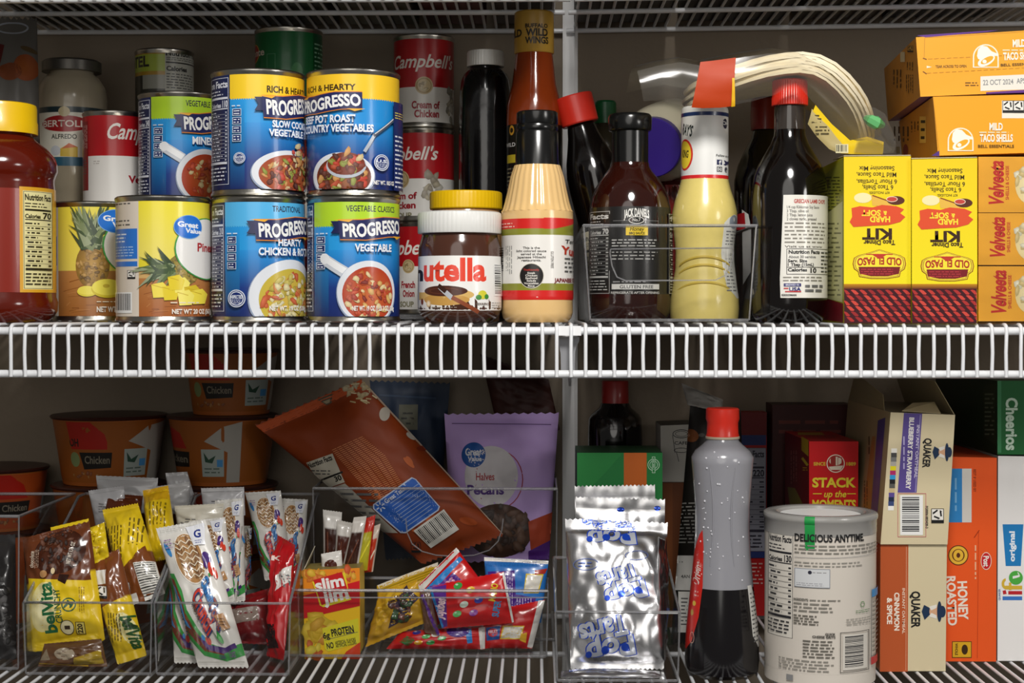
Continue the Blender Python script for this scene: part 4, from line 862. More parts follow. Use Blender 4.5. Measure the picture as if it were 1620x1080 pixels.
kit([(1335, 248), (1441, 247), (1440, 511), (1336, 511)], .0005, 'upside-down yellow taco kit box beside the tall soy sauce bottle', 0, True)
kit([(1442.5, 252), (1546, 250), (1546, 511), (1444, 514)], -.0035, 'upside-down yellow taco kit box beside the stacked orange pasta boxes', 0)
# ---- orange shells and cheese boxes in shrink film
for i, (y0, y1, z0) in enumerate(((248, 336, .0944), (337, 419, .0472), (421, 508, 0))):
    lab = 'orange pasta and cheese box lying on its side, '+('topmost of three', 'middle of three', 'lowest of three')[i]+' in shrink film'
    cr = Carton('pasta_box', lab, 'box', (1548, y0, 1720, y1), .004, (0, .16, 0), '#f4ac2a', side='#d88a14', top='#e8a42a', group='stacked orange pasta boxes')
    for v in (0, 1): pass
    L = cr.front(); dx = (3, 5, 7)[i]
    L.t('Velveeta', 1562+dx, y0+7, 1584+dx, y1-9, '#c8281c', 2, rot=90, sh=.18); L.t('SHELLS & CHEESE', 1588+dx, y0+14, 1593+dx, y1-20, '#c8281c', 1, rot=90)
    L.e(1632, y0+44, 26, 32, '#f3dc9a', c2='#f8ecc4'); L.ch(1630, y0+44, 24, 30, 18, ['#f5e6b4', '#ead08a', '#f8f0d0'], 5, 9); L.out('front_print', CARD, cr.r)
r = root('shrink_film', 'glossy clear shrink film around the three orange pasta boxes', 'film', at(1600, 508, .002))
V = []; Fs = []; R = random.Random(2); nx, ny = 14, 28
for j in range(ny+1):
    for i in range(nx+1):
        v = at(1548.5+172*i/nx, 247+262*j/ny, .0028); v.y -= .0012*abs(noise.noise(Vector((i*.5, j*.45, 4)))); V.append(v)
for j in range(ny):
    for i in range(nx): a = j*(nx+1)+i; Fs.append((a, a+nx+1, a+nx+2, a+1))
mesh('film_sheet', V, Fs, clear('shrink_wrap', body='#eee', bodyf=.01, fac=.0, rough=.1, k=.6), r, sharp=80)
# ---- taco shell boxes on top
def bell(L, x, y, w, h):
    L.p([(x+w*(.5+.5*math.cos(a)), y+h*.55-h*.55*math.sin(a)) for a in [pi*k/14 for k in range(15)]]+[(x, y+h), (x+w, y+h)], '#f1ead6')
    L.p([(x+w*(.5+.45*math.cos(a)), y+h*.55-h*.5*math.sin(a)) for a in [pi*k/14 for k in range(15)]]+[(x+w*.05, y+h*.96), (x+w*.95, y+h*.96)], '#efa81e')
    L.p([(x+w*a, y+h*b) for a, b in [(.16, .5), (.2, .22), (.34, .06), (.55, .1), (.72, .3), (.98, .42), (.98, .5), (.62, .5), (.45, .56), (.3, .68), (.2, .62)]], '#f6f0e2').e(x+w*.52, y+h*.7, w*.36, h*.2, '#f6f0e2', rot=28).e(x+w*.55, y+h*.68, w*.27, h*.12, '#efa81e', rot=28).e(x+w*.45, y+h*.74, w*.08, h*.08, '#f6f0e2')
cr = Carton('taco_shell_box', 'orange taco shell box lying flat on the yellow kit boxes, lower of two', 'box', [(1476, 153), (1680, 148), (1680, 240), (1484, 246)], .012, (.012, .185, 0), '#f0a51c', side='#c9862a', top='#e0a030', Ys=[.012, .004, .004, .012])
L = cr.front(); L.l(1476, 154, 1486, 245, 1, '#b87a14'); L.p([(1474, 246), (1486, 238), (1486, 247)], '#4a2a7a'); L.r(1585, 159, 1625, 187, '#efe8d8'); L.rec(1586, 159, 17).rec(1603, 159, 17); bell(L, 1499, 202, 41, 37)
L.t('MILD', 1565, 195, 1586, 206, '#f6f0e0', 2).g(1549, 207, 1602, 212, 1, '#f6e6c0').t('TACO SHELLS', 1550, 213, 1602, 224, '#f6f0e0', 2).t('BELL ESSENTIALS', 1547, 229, 1604, 233.5, '#5a4010', 1); L.out('front_print', CARD, cr.r)
L = cr.left(); L.g(1412, 200, 1440, 226, 4, '#5a3a0c', vert=True); L.g(1440, 192, 1455, 210, 3, '#5a3a0c', vert=True); L.r(1455, 184, 1465, 226, '#e6b860'); L.g(1457, 186, 1464, 224, 3, '#3a2a10'); L.r(1418, 232, 1424, 243, '#d8c8a8'); L.e(1433, 238, 4, 10, '#8a2a14'); L.out('side_print', CARD, cr.r)
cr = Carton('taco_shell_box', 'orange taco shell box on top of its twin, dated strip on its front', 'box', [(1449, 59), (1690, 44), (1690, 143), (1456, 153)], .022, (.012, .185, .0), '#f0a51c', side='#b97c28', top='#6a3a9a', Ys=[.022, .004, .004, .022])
L = cr.front(); L.p([(1450, 56), (1580, 47.5), (1563, 50.5), (1464, 59)], '#5c2a86'); L.p([(1463, 59), (1690, 46), (1690, 46.8), (1464, 60)], '#c98a14'); L.l(1463, 60, 1462, 92, .9, '#c0851a').l(1460, 92, 1466, 94, 1.6, '#7a4a10').l(1460, 113, 1466, 117, 1.6, '#7a4a10')
for k in range(17): L.l(1468+k*10, 93.5-k*.45, 1475+k*10, 93-k*.45, .8, '#b87c14'); L.l(1466+k*10, 116-k*.55, 1473+k*10, 115.5-k*.55, .8, '#b87c14'); L.k -= 1.8
L.k = math.ceil(L.k); L.p([(1466, 104), (1474, 106), (1466, 108)], '#f6ecd0').t('TEAR ACROSS TO OPEN', 1480, 103, 1529, 107, '#6a4a14', 1, rot=1); bell(L, 1539, 70, 41, 37)
L.t('MILD', 1602, 63, 1622, 74, '#f6f0e0', 2, rot=2).g(1586, 77, 1640, 82, 1, '#f6e6c0').t('TACO SHELLS', 1587, 83, 1640, 94, '#f6f0e0', 2, rot=2).t('BELL ESSENTIALS', 1583, 100, 1642, 104, '#5a4010', 1, rot=2)
L.p([(1551, 121), (1640, 117), (1640, 141), (1551, 144)], '#e9e4d8').t('22 OCT 2024', 1555, 126, 1603, 134, '#8a8a8a', 1, rot=2).t('APS', 1608, 124, 1622, 132, '#8a8a8a', 1, rot=2); L.g(1527, 129, 1549, 137, 2, '#6a4a14'); L.p([(1560, 146), (1640, 141), (1640, 146), (1560, 148.5)], '#5c2a86'); L.out('front_print', CARD, cr.r)
L = cr.left(); L.rec(1436, 72, 9, bg='#b98a3a'); L.r(1425, 82, 1432, 98, '#c8b898'); L.g(1434, 98, 1446, 112, 3, '#5a3a0c', vert=True); L.g(1433, 118, 1446, 150, 4, '#5a3a0c', vert=True); L.g(1412, 110, 1428, 140, 3, '#5a3a0c', vert=True); L.out('side_print', CARD, cr.r)
# ================================================================ bottom shelf, left half
ZL = LOW+.0004
B1 = bin_('clear tall-fronted plastic bin cut by the left picture edge on the bottom shelf', -190, 30, 1067, .092, .275, ZL, .146, .146, taper=.002)
B2 = bin_('clear plastic bin with a low front full of yellow and brown biscuit packets', 39, 239, 1075, .072, .278, ZL, .068, .146, taper=.002, slope=.25)
B3 = bin_('clear plastic bin with a low front holding the white cereal bars and red pouches', 246, 458, 1075, .072, .278, ZL, .068, .146, taper=.002, slope=.25)
B4 = bin_('wide clear plastic bin holding meat sticks and fruit snack pouches', 473, 866, 1045, .152, .226, ZL, .066, .066, taper=.002)
B6 = bin_('taller clear plastic bin behind the wide one, holding the orange and purple bags', 497, 880, 1018, .232, .395, ZL, .157, .157, taper=.002, grip=[(642, 820), (644, 842), (652, 860), (668, 872), (690, 878), (720, 880), (750, 878), (774, 870), (788, 856), (794, 838), (796, 820)])
MB().tube([at(480, 945, .151), at(866, 945, .151)], .0008, 6).out('rim_line', RIM, B4)
B5 = bin_('narrow clear plastic bin holding the silver toaster pastry packets', 880, 1074, 1083, .052, .21, ZL, .0645, .09, taper=.002, slope=.2)
FLR = ZL+.0024
def pouch(name, label, cat, q, Ys, th, col, draw=None, d=3.0, group=None, m=None, local=False, **k):
    bk = {x: k.pop(x) for x in ('nx', 'ny', 'zig') if x in k}
    P = Pillow(q, Ys, th, **k)
    for w in P.W:
        if w.z < FLR+.001 and w.z > LOW-.1: w.z = FLR+.002
    r = root(name, label, cat, P.base(), group)
    P.build('wrapper', m or FILM, r, col, **bk)
    if draw:
        L = P.lab(d, local=local); draw(L); L.out('print', m or FILM, r)
    return P
YB, BR = '#e9c61c', '#6a3518'
# ---- breakfast biscuit packets
def biscA(L):
    L.p([(37, 852), (84, 838), (138, 826), (147, 917), (100, 922), (50, 916)], '#6b3619')
    L.e(98, 873, 42, 34, '#3c1a0c', 30, rot=25, c2='#5a2c16'); L.ch(98, 873, 36, 28, 60, ['#4a2412', '#2e140a', '#6a3a20'], 2.5, 5)
    L.p([(48, 915), (141, 918), (158, 1008), (140, 1028), (55, 1030)], '#edcb1e').e(75, 960, 22, 40, '#f2e49a', 24, rot=-8, c2='#f6f0cc')
    L.p([(100, 908), (116, 909), (110, 924), (98, 918)], '#2e140a')
    L.t('belVita', 72, 921, 91, 1001, '#1c6a3c', 2, rot=96); L.t('CRUNCHY', 93, 931, 103, 985, '#1c5a34', 1, rot=96)
    L.e(115, 956, 11, 11, '#1c5a34').e(115, 956, 9, 9, '#edcb1e').e(115, 953, 2, 5, '#1c5a34', rot=30).e(119, 957, 2, 5, '#1c5a34', rot=-30).e(111, 957, 2, 5, '#1c5a34', rot=-40); L.g(130, 928, 139, 972, 3, '#9a7a14', vert=True)
    L.e(111, 992, 11, 12, '#f3e9b8').ring(111, 992, 11, 12, 1.2, '#3a2a10').r(107, 989, 115, 995, '#3a2a10').r(124, 983, 138, 1003, '#f0dc70').fr(124, 983, 138, 1003, 1, '#3a3010').t('220', 127, 986, 134, 1001, '#2a2208', 2, rot=90)
    L.t('chocolate', 51, 872, 58, 898, '#e8d6c0', 1, rot=90).g(59, 870, 67, 900, 3, '#c8a890', vert=True); L.t('NET WT 1.76 OZ', 114, 857, 120, 892, '#e8dccb', 1, rot=78); L.e(75, 908, 6, 6, '#b98a58').e(90, 903, 3, 5, '#d9c090')
pouch('biscuit_packet', 'yellow and brown biscuit packet whose big green lettering reads upward, front of its bin', 'biscuit packet', [(35, 852), (141, 824), (166, 1012), (52, 1031)], [.118, .118, .1, .1], .011, lambda a, b: BR if b < .42 else YB, biscA, wr=.0028, seed=11, cr=(.05, .07))
def biscB(L):
    L.p([(160, 812), (222, 800), (235, 855), (232, 868), (196, 915), (185, 905)], '#ecca20'); L.p([(233, 866), (250, 905), (258, 945), (206, 955), (190, 915)], '#7c4420')
    L.t('This has oats', 170, 838, 180, 895, '#5a4a10', 1, rot=-78); L.g(178, 835, 200, 895, 4, '#6a5810', vert=True); L.g(207, 822, 232, 870, 4, '#7a6618', vert=True)
    L.p([(217, 895), (247, 890), (262, 940), (230, 952)], '#e6e4dc')
    for k in range(15): L.l(219+k*.7, 897+k*3.6, 246+k*.85, 892+k*3.3, [1, 1.8, 1.2][k % 3], '#2a2a2a'); L.k -= 1
    L.k += 1; L.rec(195, 924, 14); L.p([(197, 946), (218, 939), (222, 962), (201, 967)], '#e2dfd6')
pouch('biscuit_packet', 'yellow biscuit packet showing its back with a barcode, leaning at the top right', 'biscuit packet', [(162, 806), (218, 796), (262, 938), (196, 962)], [.17, .17, .13, .13], .011, lambda a, b: YB if b < .55 else '#7a4420', biscB, wr=.0025, seed=12, cr=(.05, .05))
def biscC(L):
    L.p([(138, 900), (186, 880), (200, 945), (155, 980)], '#7a4220'); L.p([(158, 973), (196, 948), (232, 1040), (190, 1064)], '#ecc81e'); L.e(206, 998, 14, 28, '#f3e9a8', 20, rot=20)
    L.p([(146, 906), (171, 902), (173, 926), (149, 931)], '#e4e1d8'); L.rec(156, 930, 19); L.t('belVita', 204, 975, 224, 1030, '#2a5a24', 2, rot=-72)
    L.g(176, 975, 198, 1030, 5, '#6a5810', vert=True); L.e(206, 985, 8, 3, '#24401c', rot=40).e(212, 992, 8, 3, '#24401c', rot=10)
pouch('biscuit_packet', 'brown and yellow biscuit packet pointing down to the right in the front row', 'biscuit packet', [(138, 888), (188, 868), (232, 1036), (186, 1066)], [.124, .124, .1, .1], .01, lambda a, b: '#7a4220' if b < .45 else YB, biscC, wr=.0025, seed=13, cr=(.04, .08))
pouch('biscuit_packet', 'crumpled yellow biscuit packet end between two larger packets', 'biscuit packet', [(138, 836), (165, 826), (172, 880), (128, 904)], [.128, .128, .122, .122], .005, '#e2c41e', lambda L: L.g(142, 842, 160, 880, 4, '#b09010'), wr=.005, seed=14, cr=(.02, .1), nx=18, ny=22)
pouch('biscuit_packet', 'yellow biscuit packet standing upright at the back beside the white bars', 'biscuit packet', [(226, 776), (266, 768), (282, 880), (236, 890)], [.2, .2, .17, .17], .012, YB, lambda L: (L.g(240, 798, 268, 840, 5, '#8a7414', vert=True), L.p([(226, 776), (266, 768), (272, 790), (230, 800)], '#d8a818')), wr=.003, seed=15)
pouch('biscuit_packet', 'brown biscuit packet end peeking above the barcode packet', 'biscuit packet', [(164, 780), (226, 784), (222, 822), (168, 822)], [.22, .22, .2, .2], .006, '#5c2a14', lambda L: (L.g(183, 790, 196, 798, 2, '#cbb'), L.l(168, 784, 222, 790, 3, '#7a4020')), wr=.002, seed=16, cr=(.15, .02), ny=16)
pouch('biscuit_packet', 'brown biscuit packet lying under the others on the bin floor', 'biscuit packet', [(70, 1018), (160, 1010), (170, 1062), (60, 1064)], [.095, .095, .09, .09], .006, '#6e4a2c', lambda L: (L.e(105, 1038, 16, 12, '#b8a890'), L.p([(120, 1046), (160, 1030), (165, 1056), (118, 1060)], '#b89a2a'), L.p([(64, 1052), (75, 1028), (82, 1050)], '#9a8a70'), L.l(62, 1058, 140, 1061, 2.5, '#caa020')), wr=.003, seed=17, ny=18)
pouch('biscuit_packet', 'yellow biscuit packet corner poking up behind the brown cookie picture', 'biscuit packet', [(80, 834), (140, 820), (142, 862), (84, 870)], [.135, .135, .13, .13], .003, '#e4c41e', None, wr=.001, seed=18, nx=14, ny=12)
# ---- white wrappers at the back
for i, (q, Y) in enumerate((([(140, 776), (196, 768), (200, 826), (152, 836)], .215), ([(152, 752), (250, 756), (246, 812), (158, 812)], .262), ([(228, 772), (300, 762), (300, 812), (236, 815)], .26), ([(262, 748), (296, 746), (312, 800), (268, 805)], .268), ([(276, 800), (354, 796), (352, 845), (282, 848)], .205), ([(318, 772), (386, 770), (388, 815), (322, 815)], .24))):
    pouch('cereal_bar', 'white cereal bar wrapper end at the back, '+['farthest left and tilted', 'longest, behind the brown packet', 'behind the upright yellow packet', 'smallest, sticking up highest', 'cream topped, just behind the front bars', 'just left of the two cookie-print bars'][i], 'cereal bar', q, Y, .006,
          ['#b9b9bc', '#c6c6c8', '#cfcfd0', '#c2c2c4', '#ddd8c8', '#cfcfd2'][i], (lambda q: lambda L: (L.g(q[0][0]+18, q[0][1]+18, q[0][0]+38, q[0][1]+34, 4, '#777'), L.l(q[0][0]+2, q[0][1]+6, q[1][0]-2, q[1][1]+6, .8, '#999')))(q), wr=.002, seed=30+i, cr=(.12, .02), ny=20)
# ---- cinnamon cereal bars
SW = ['#3a86c8', '#3c9a48', '#8a3a2a', '#4a2a7a', '#d8442a', '#58b0e0']
def cbar(L):
    """print in the bar's own 0..100 measure"""
    R = L.rnd; L.r(3, 0, 97, 5.5, '#dcdad4').g(6, .6, 94, 5, 4, '#bdbab2', fill=.2)
    L.p([(0, 33), (10, 34), (16, 46), (14, 60), (26, 74), (40, 84), (70, 88), (100, 84), (100, 92), (60, 96), (20, 92), (0, 80)], '#3f9a4a'); L.p([(0, 36), (6, 38), (10, 50), (8, 62), (20, 76), (36, 86), (60, 89), (60, 92), (24, 89), (0, 74)], '#7a3a2a').p([(0, 40), (4, 44), (6, 56), (4, 66), (12, 74), (0, 70)], '#3f8ed0').p([(20, 78), (40, 85), (66, 87), (88, 84), (90, 87), (60, 91), (30, 88)], '#4a2a72').e(38, 82, 5, 3, '#c83a2a').e(30, 80, 3, 2, '#3f8ed0')
    L.e(12, 17, 7, 3.5, '#3f8ed0', rot=-40); L.e(50, 25, 29, 18.5, '#f0eadf', 30); L.e(50, 25, 27, 17.5, '#b88a58', 30); L.ch(50, 25, 23, 15, 64, ['#c89a66', '#a87646', '#d8b284', '#8a5c34'], 2, 4)
    for k in range(7):
        for j in range(5): x0, x1 = 27+k*1.4+j*8, 27+k*1.4+j*8+8; L.l(x0, 12+k*4+(j % 2)*2.6, x1, 12+k*4+((j+1) % 2)*2.6, .9, '#f0e2c8'); L.k -= 1
    L.k += 1
    L.p([(58, 3), (97, 2), (88, 17), (66, 17)], '#eceef4').t('G', 70, 6, 84, 11.5, '#2a3a8a', 2, sh=.3).g(70, 13, 84, 16, 2, '#6a74a8'); L.e(83, 27, 8, 5, '#4a2a7a').e(78, 31, 4, 2.5, '#4a2a7a').e(85, 34, 4, 5, '#d23a26', rot=-30).e(91, 37, 4, 4, '#d8442a').e(80, 38, 1.8, 1.2, '#3f9a4a')
    for txt, x0, y0, x1, y1, cc in (('Cinnamon', 62, 40, 78, 62, 0), ('Toast', 62, 56, 80, 74, 2), ('Crunch', 36, 48, 60, 76, 4)):
        for dx, dy, c_ in ((-1.2, .5, '#33407c'), (1.2, .6, '#33407c'), (0, -.5, '#33407c'), (0, 1, '#33407c'), (0, 0, SW[cc % 6])): L.t(txt, x0+dx, y0+dy, x1+dx, y1+dy, c_, 2, rot=-72)
    L.t('TREATS', 30, 55, 36, 68, '#5a3a24', 2, rot=-72); L.p([(66, 66), (84, 64), (90, 74), (74, 76)], '#b98a5a').g(70, 67, 84, 73, 3, '#5a3a24'); L.e(62, 80, 7, 3.4, '#3c9a48', rot=-30).e(62, 80, 4, 1.4, '#58b860', rot=-30); L.p([(52, 72), (66, 70), (58, 80)], '#e8e4dc'); L.g(10, 9, 26, 17, 3, '#9a7aa0')
    L.l(4, 96.5, 96, 96.5, .5, '#c8c4ba').t('CINN', 50, 92, 62, 94.5, '#5a3a7a', 1).t('TOAST', 70, 90, 84, 93.5, '#8a5a9a', 1)
CB = [([(247, 836), (325, 822), (394, 1058), (314, 1068)], [.135, .135, .088, .088], 'frontmost white cereal bar with a cookie picture, leaning across its bin'),
      ([(262, 850), (330, 842), (345, 1052), (276, 1066)], [.152, .152, .106, .106], 'white cereal bar directly behind the frontmost one, its lower end showing left'),
      ([(300, 824), (356, 818), (372, 950), (322, 965)], [.175, .175, .15, .15], 'second white cereal bar from the front, half covered by the frontmost bar'),
      ([(340, 792), (385, 788), (388, 950), (346, 958)], [.215, .215, .19, .19], 'white cereal bar with a purple emblem standing behind the second bar'),
      ([(382, 832), (396, 832), (390, 950), (372, 956)], [.2, .25, .23, .185], 'white cereal bar seen edge-on between the front bars and the back pair'),
      ([(388, 779), (444, 776), (464, 914), (419, 918)], [.258, .258, .235, .235], 'left bar of the back pair with cookie pictures, above the red pouch'),
      ([(438, 788), (487, 790), (478, 925), (448, 925)], [.266, .266, .245, .245], 'right bar of the back pair with cookie pictures, beside the meat stick bin')]
for i, (q, Ys, lb) in enumerate(CB):
    pouch('cereal_bar', lb, 'cereal bar', q, Ys, .008 if i != 4 else .003, '#e2dfd8', cbar, d=2.6 if i < 2 else 4, local=True, wr=.0022, seed=40+i, cr=(.055, .05), nx=24 if i < 2 else 16, ny=44 if i < 2 else 30)
# ---- red pouches
pouch('snack_pouch', 'red snack pouch standing on end near the right side of its bin', 'snack pouch', [(438, 846), (466, 862), (448, 1062), (422, 1054)], [.18, .16, .12, .14], .009, '#b5141c', lambda L: (L.p([(448, 918), (466, 895), (462, 925), (446, 946)], '#e2ded8'), L.g(450, 915, 462, 940, 3, '#555', vert=True), L.t('K', 440, 884, 452, 892, '#f0d8d0', 2), L.r(424, 1002, 445, 1042, '#2a1214')), wr=.004, seed=51, cr=(.04, .04), nx=18, ny=40)
pouch('snack_pouch', 'red snack pouch behind the standing one, folded over', 'snack pouch', [(455, 905), (478, 885), (470, 945), (452, 958)], [.21, .21, .19, .19], .006, '#b0141c', None, wr=.003, seed=52, nx=14, ny=18)
pouch('snack_pouch', 'dark red snack pouch lying sideways behind the cereal bars', 'snack pouch', [(340, 955), (428, 930), (430, 1020), (350, 1015)], [.21, .21, .19, .19], .012, '#6a1014', lambda L: (L.p([(392, 922), (426, 912), (428, 952), (398, 956)], '#7c1216'), L.p([(370, 968), (410, 962), (414, 984), (378, 990)], '#8a7a70')), wr=.003, seed=53, nx=20, ny=20)
# ---- dark contents of the left-edge bin
pouch('snack_pouch', 'dark grey glossy pouch inside the tall-fronted bin at the left edge', 'snack pouch', [(-80, 850), (24, 845), (26, 1055), (-80, 1058)], [.16, .16, .12, .12], .012, '#2a2828', lambda L: L.ch(10, 980, 12, 70, 24, ['#4a4848', '#1c1a1a', '#6a6868'], 4, 9), wr=.006, seed=54, nx=20, ny=30)
# ---- noodle bowls stacked against the wall
def bowl_(label, xc, Y, hw, zb, h, col, draw=None, dark=False):
    p = ppm(Y); R = hw/p; x = at(xc, 600, Y).x
    r = root('noodle_bowl', label, 'noodle bowl', (x, Y, zb), 'noodle bowls stacked against the wall')
    z1 = zb+h; rv = Rev(xc, Y, [(0, 1), (1, 1)]); rv.x = x; rv.o = (x, Y); rv.phi = math.atan2(CAM.x-x, Y+D0)
    rv.prof = [(R*.955, z1-.004), (R*.93, z1-.012), (R*.8, zb+.006), (R*.78, zb)]
    MB().lathe(rv.prof, rv.o, 56).out('bowl_body', mat('noodle_bowl_paper', '#a85a20', .5), r)
    MB().lathe([(R*.9, z1), (R*.98, z1-.0005), (R, z1-.002), (R*.98, z1-.004), (R*.95, z1-.0045)], rv.o, 56).out('lid', mat('noodle_bowl_lid', '#3a1a14', .4), r)
    if draw:
        L = rv.lab(0); L.Y0 = 487-(z1-.005-EYE)*ppm(Y-R*.9); L.Y1 = 487-(zb+.004-EYE)*ppm(Y-R*.8); L.full(L.Y0, L.Y1, col); draw(L); L.out('label_wrap', PAPER, r)
def bw(s, flip=0):
    def f(L):
        y = L.Y0; H = L.Y1-L.Y0; x = L.xc+flip
        L.p([(x-66, y), (x-30, y), (x-8, y+H*.2), (x, y+H*.45), (x-62, y+H*.45)], '#a81c0f'); L.p([(x-50, y+H*.5), (x+4, y+H*.5), (x+2, y+H*.75), (x-44, y+H*.78)], '#15100c').t('Chicken', x-42, y+H*.56, x, y+H*.68, '#7c7464', 1)
        L.e(x-58, y+H*.62, 10, 12, '#7a8a5a').t('OH', x-64, y+H*.28, x-50, y+H*.4, '#2a1a14', 2)
        L.p([(x+30, y+H*.32), (x+60, y+H*.08), (x+90, y), (x+90, y+H), (x+66, y+H), (x+68, y+H*.5)], '#a8a49c').r(x+24, y+H*.45, x+62, y+H*.9, '#a0aaa4').p([(x+28, y+H*.5), (x+36, y+H*.62), (x+48, y+H*.55), (x+42, y+H*.68), (x+30, y+H*.66)], '#2a4a3a').r(x+50, y+H*.62, x+60, y+H*.74, '#4a90c8').g(x+28, y+H*.74, x+58, y+H*.86, 2, '#5a6a60')
        L.ch(x-40, y+H*.88, 30, 4, 12, ['#b07a3a', '#8a4a20'], 2, 4)
    return f
hb = .075
for k in range(3): bowl_(('lowest', 'second', 'topmost')[k]+' orange noodle bowl of the left stack against the wall', 173, .343, 92, LOW+.0008+k*(hb+.0006), hb, '#96521a', bw(0, 0 if k == 2 else 40))
for k in range(4): bowl_(('lowest', 'second', 'third', 'topmost')[k]+' orange noodle bowl of the right stack against the wall', (352, 352, 352, 366)[k], .343, (88, 88, 88, 76)[k], LOW+.0008+k*(hb+.0006), hb-(.004 if k == 3 else 0), '#96521a', bw(0, (0, 30, -60, 0)[k]))
bowl_('orange noodle bowl at the far left, behind the tall-fronted bin', -6, .344, 84, LOW+.0008, .1, '#b5501a', bw(0, 20))
bowl_('upper orange noodle bowl at the far left with a yellow-edged lid', -6, .344, 82, LOW+.1014, .068, '#a8481a', bw(0, 50))
# ---- big orange bag leaning diagonally
def obag(L):
    L.p([(404, 674), (572, 600), (577, 612), (410, 690)], '#c8541a'); L.l(573, 602, 796, 844, 2.5, '#b8a08c'); L.p([(502, 632), (526, 622), (524, 645)], '#5a4a34').p([(506, 633), (523, 626), (521, 641)], '#a89878')
    L.ch(566, 615, 20, 12, 14, ['#d8c8a0', '#c8b488'], 3, 6); R = random.Random(3)
    for k in range(16): x, y = R.uniform(545, 590), R.uniform(603, 636); L.l(x, y, x+R.uniform(6, 14), y+R.uniform(-7, 7), 2, R.choice(['#e0d2a8', '#cdb888'])); L.k -= 1
    L.k += 1; L.e(610, 655, 8, 11, '#c9c0b2').e(652, 690, 9, 4, '#b8b0a4', rot=-35)
    for k in range(26): x, y = R.uniform(600, 760), R.uniform(660, 850); L.e(x, y, R.uniform(6, 16), R.uniform(3, 6), R.choice(['#a84a1c', '#8a3212', '#c86228', '#7a2a10']), 12, rot=R.uniform(-80, 0)); L.k -= .9
    L.k = math.ceil(L.k)
    for k in range(34):
        t = k/33; x0, y0 = 530+t*72, 712+t*82; w = 62-20*abs(t-.4); a = math.radians(24)
        for j in range(6): L.l(x0+w*j/6*math.cos(a), y0-w*j/6*math.sin(a), x0+(w*j/6+w*.14)*math.cos(a), y0-(w*j/6+w*.14)*math.sin(a), 1.1, '#d98a58'); L.k -= 1
    L.k += 1
    L.p([(487, 732), (531, 717), (550, 762), (512, 775)], '#c9c4b4'); L.t('Nutrition Facts', 489, 726, 531, 734, '#1c1a16', 2, rot=20); L.l(503, 762, 547, 746, 3, '#1c1a16'); L.t('30', 533, 752, 545, 760, '#1c1a16', 2, rot=20).g(494, 742, 530, 752, 2, '#555'); L.p([(512, 776), (550, 764), (632, 842), (600, 842)], '#b8b4a8').g(540, 776, 610, 836, 6, '#666')
    L.p([(594, 797), (655, 754), (662, 757), (699, 800), (697, 806), (645, 842), (636, 842), (594, 804)], '#c9d4ea').p([(596, 798), (656, 756), (661, 758), (697, 800), (695, 805), (644, 840), (637, 840), (596, 803)], '#2a62c0')
    for k in range(6): a = k*pi/3+.4; L.l(606+3*math.cos(a), 800+3*math.sin(a), 606+8*math.cos(a), 800+8*math.sin(a), 2, '#dfe6f2')
    for k in range(9): L.l(622+k*3, 795+k*4.6, 622+k*3+46-k*.6, 795+k*4.6-32+k*.4, 1.1, '#9ab4e0')
    L.t('Great Taste', 610, 778, 648, 785, '#e4ebf6', 1, rot=36)
    L.p([(657, 838), (705, 804), (728, 836), (683, 866)], '#e2e0d8')
    for k in range(20): u = k/19; x, y = 662+u*42, 838-u*30; L.l(x, y, x+17, y+22, [.9, 1.8, 1.2, .7][k % 4], '#26262a'); L.k -= 1
    L.k += 1; L.rec(652, 856, 15, bg='#8a3a18')
bag = pouch('snack_bag', 'large orange snack bag leaning diagonally with a blue guarantee panel and barcode', 'bag', [(404, 672), (572, 600), (797, 846), (668, 892)], [.28, .28, .264, .264], .02, '#8e3a12', obag, d=4, wr=.003, seed=61, cr=(.06, .03), back=.1, m=DULL, nx=30, ny=40)
# ---- purple pecan bag and the dim bags behind
def pbag(L):
    L.l(715, 670, 872, 672, 1.2, '#5a3a7a'); L.ring(790, 760, 38, 46, 1.6, '#a8384a'); L.e(778, 755, 42, 48, '#e4e0e4', 40)
    L.e(750, 721, 19, 20, '#2a5aa8', 36, c2='#2a66b8'); L.t('Great', 737, 711, 763, 722, '#eef0f6', 2).t('Value', 741, 724, 763, 731, '#eef0f6', 2)
    L.t('Halves', 754, 750, 783, 761, '#b23a40', 1).t('Pecans', 740, 769, 798, 783, '#5a3a8a', 2); L.e(790, 840, 52, 42, '#4a3226', 30); L.ch(790, 840, 48, 38, 60, ['#5a3a28', '#3a2418', '#6a4832'], 5, 10)
    L.p([(836, 826), (880, 808), (880, 850), (840, 872)], '#b8482a').p([(836, 872), (880, 850), (880, 885), (836, 885)], '#5a2a88')
pouch('nut_bag', 'purple bag of pecan halves with a round blue emblem, behind the orange bag', 'bag', [(703, 655), (884, 653), (868, 884), (716, 890)], [.345, .345, .32, .32], .016, '#d2b2f2', pbag, d=5, wr=.004, seed=62, cr=(.05, .03), back=.2, m=DULL)
pouch('snack_bag', 'dim dark brown bag behind the purple pecan bag', 'bag', [(760, 560), (868, 600), (886, 680), (790, 690)], [.385, .385, .375, .375], .006, '#3a1c16', None, wr=.003, seed=63, m=DULL)
pouch('snack_bag', 'dim navy blue bag between the orange bag and the purple pecan bag', 'bag', [(585, 602), (712, 606), (690, 880), (610, 885)], [.375, .375, .36, .36], .012, '#26344a', lambda L: (L.r(632, 640, 662, 680, '#6a6a5a'), L.l(600, 625, 690, 630, 3, '#3a4a62'), L.g(636, 650, 658, 674, 3, '#3a3a34')), d=8, wr=.004, seed=64, m=DULL)
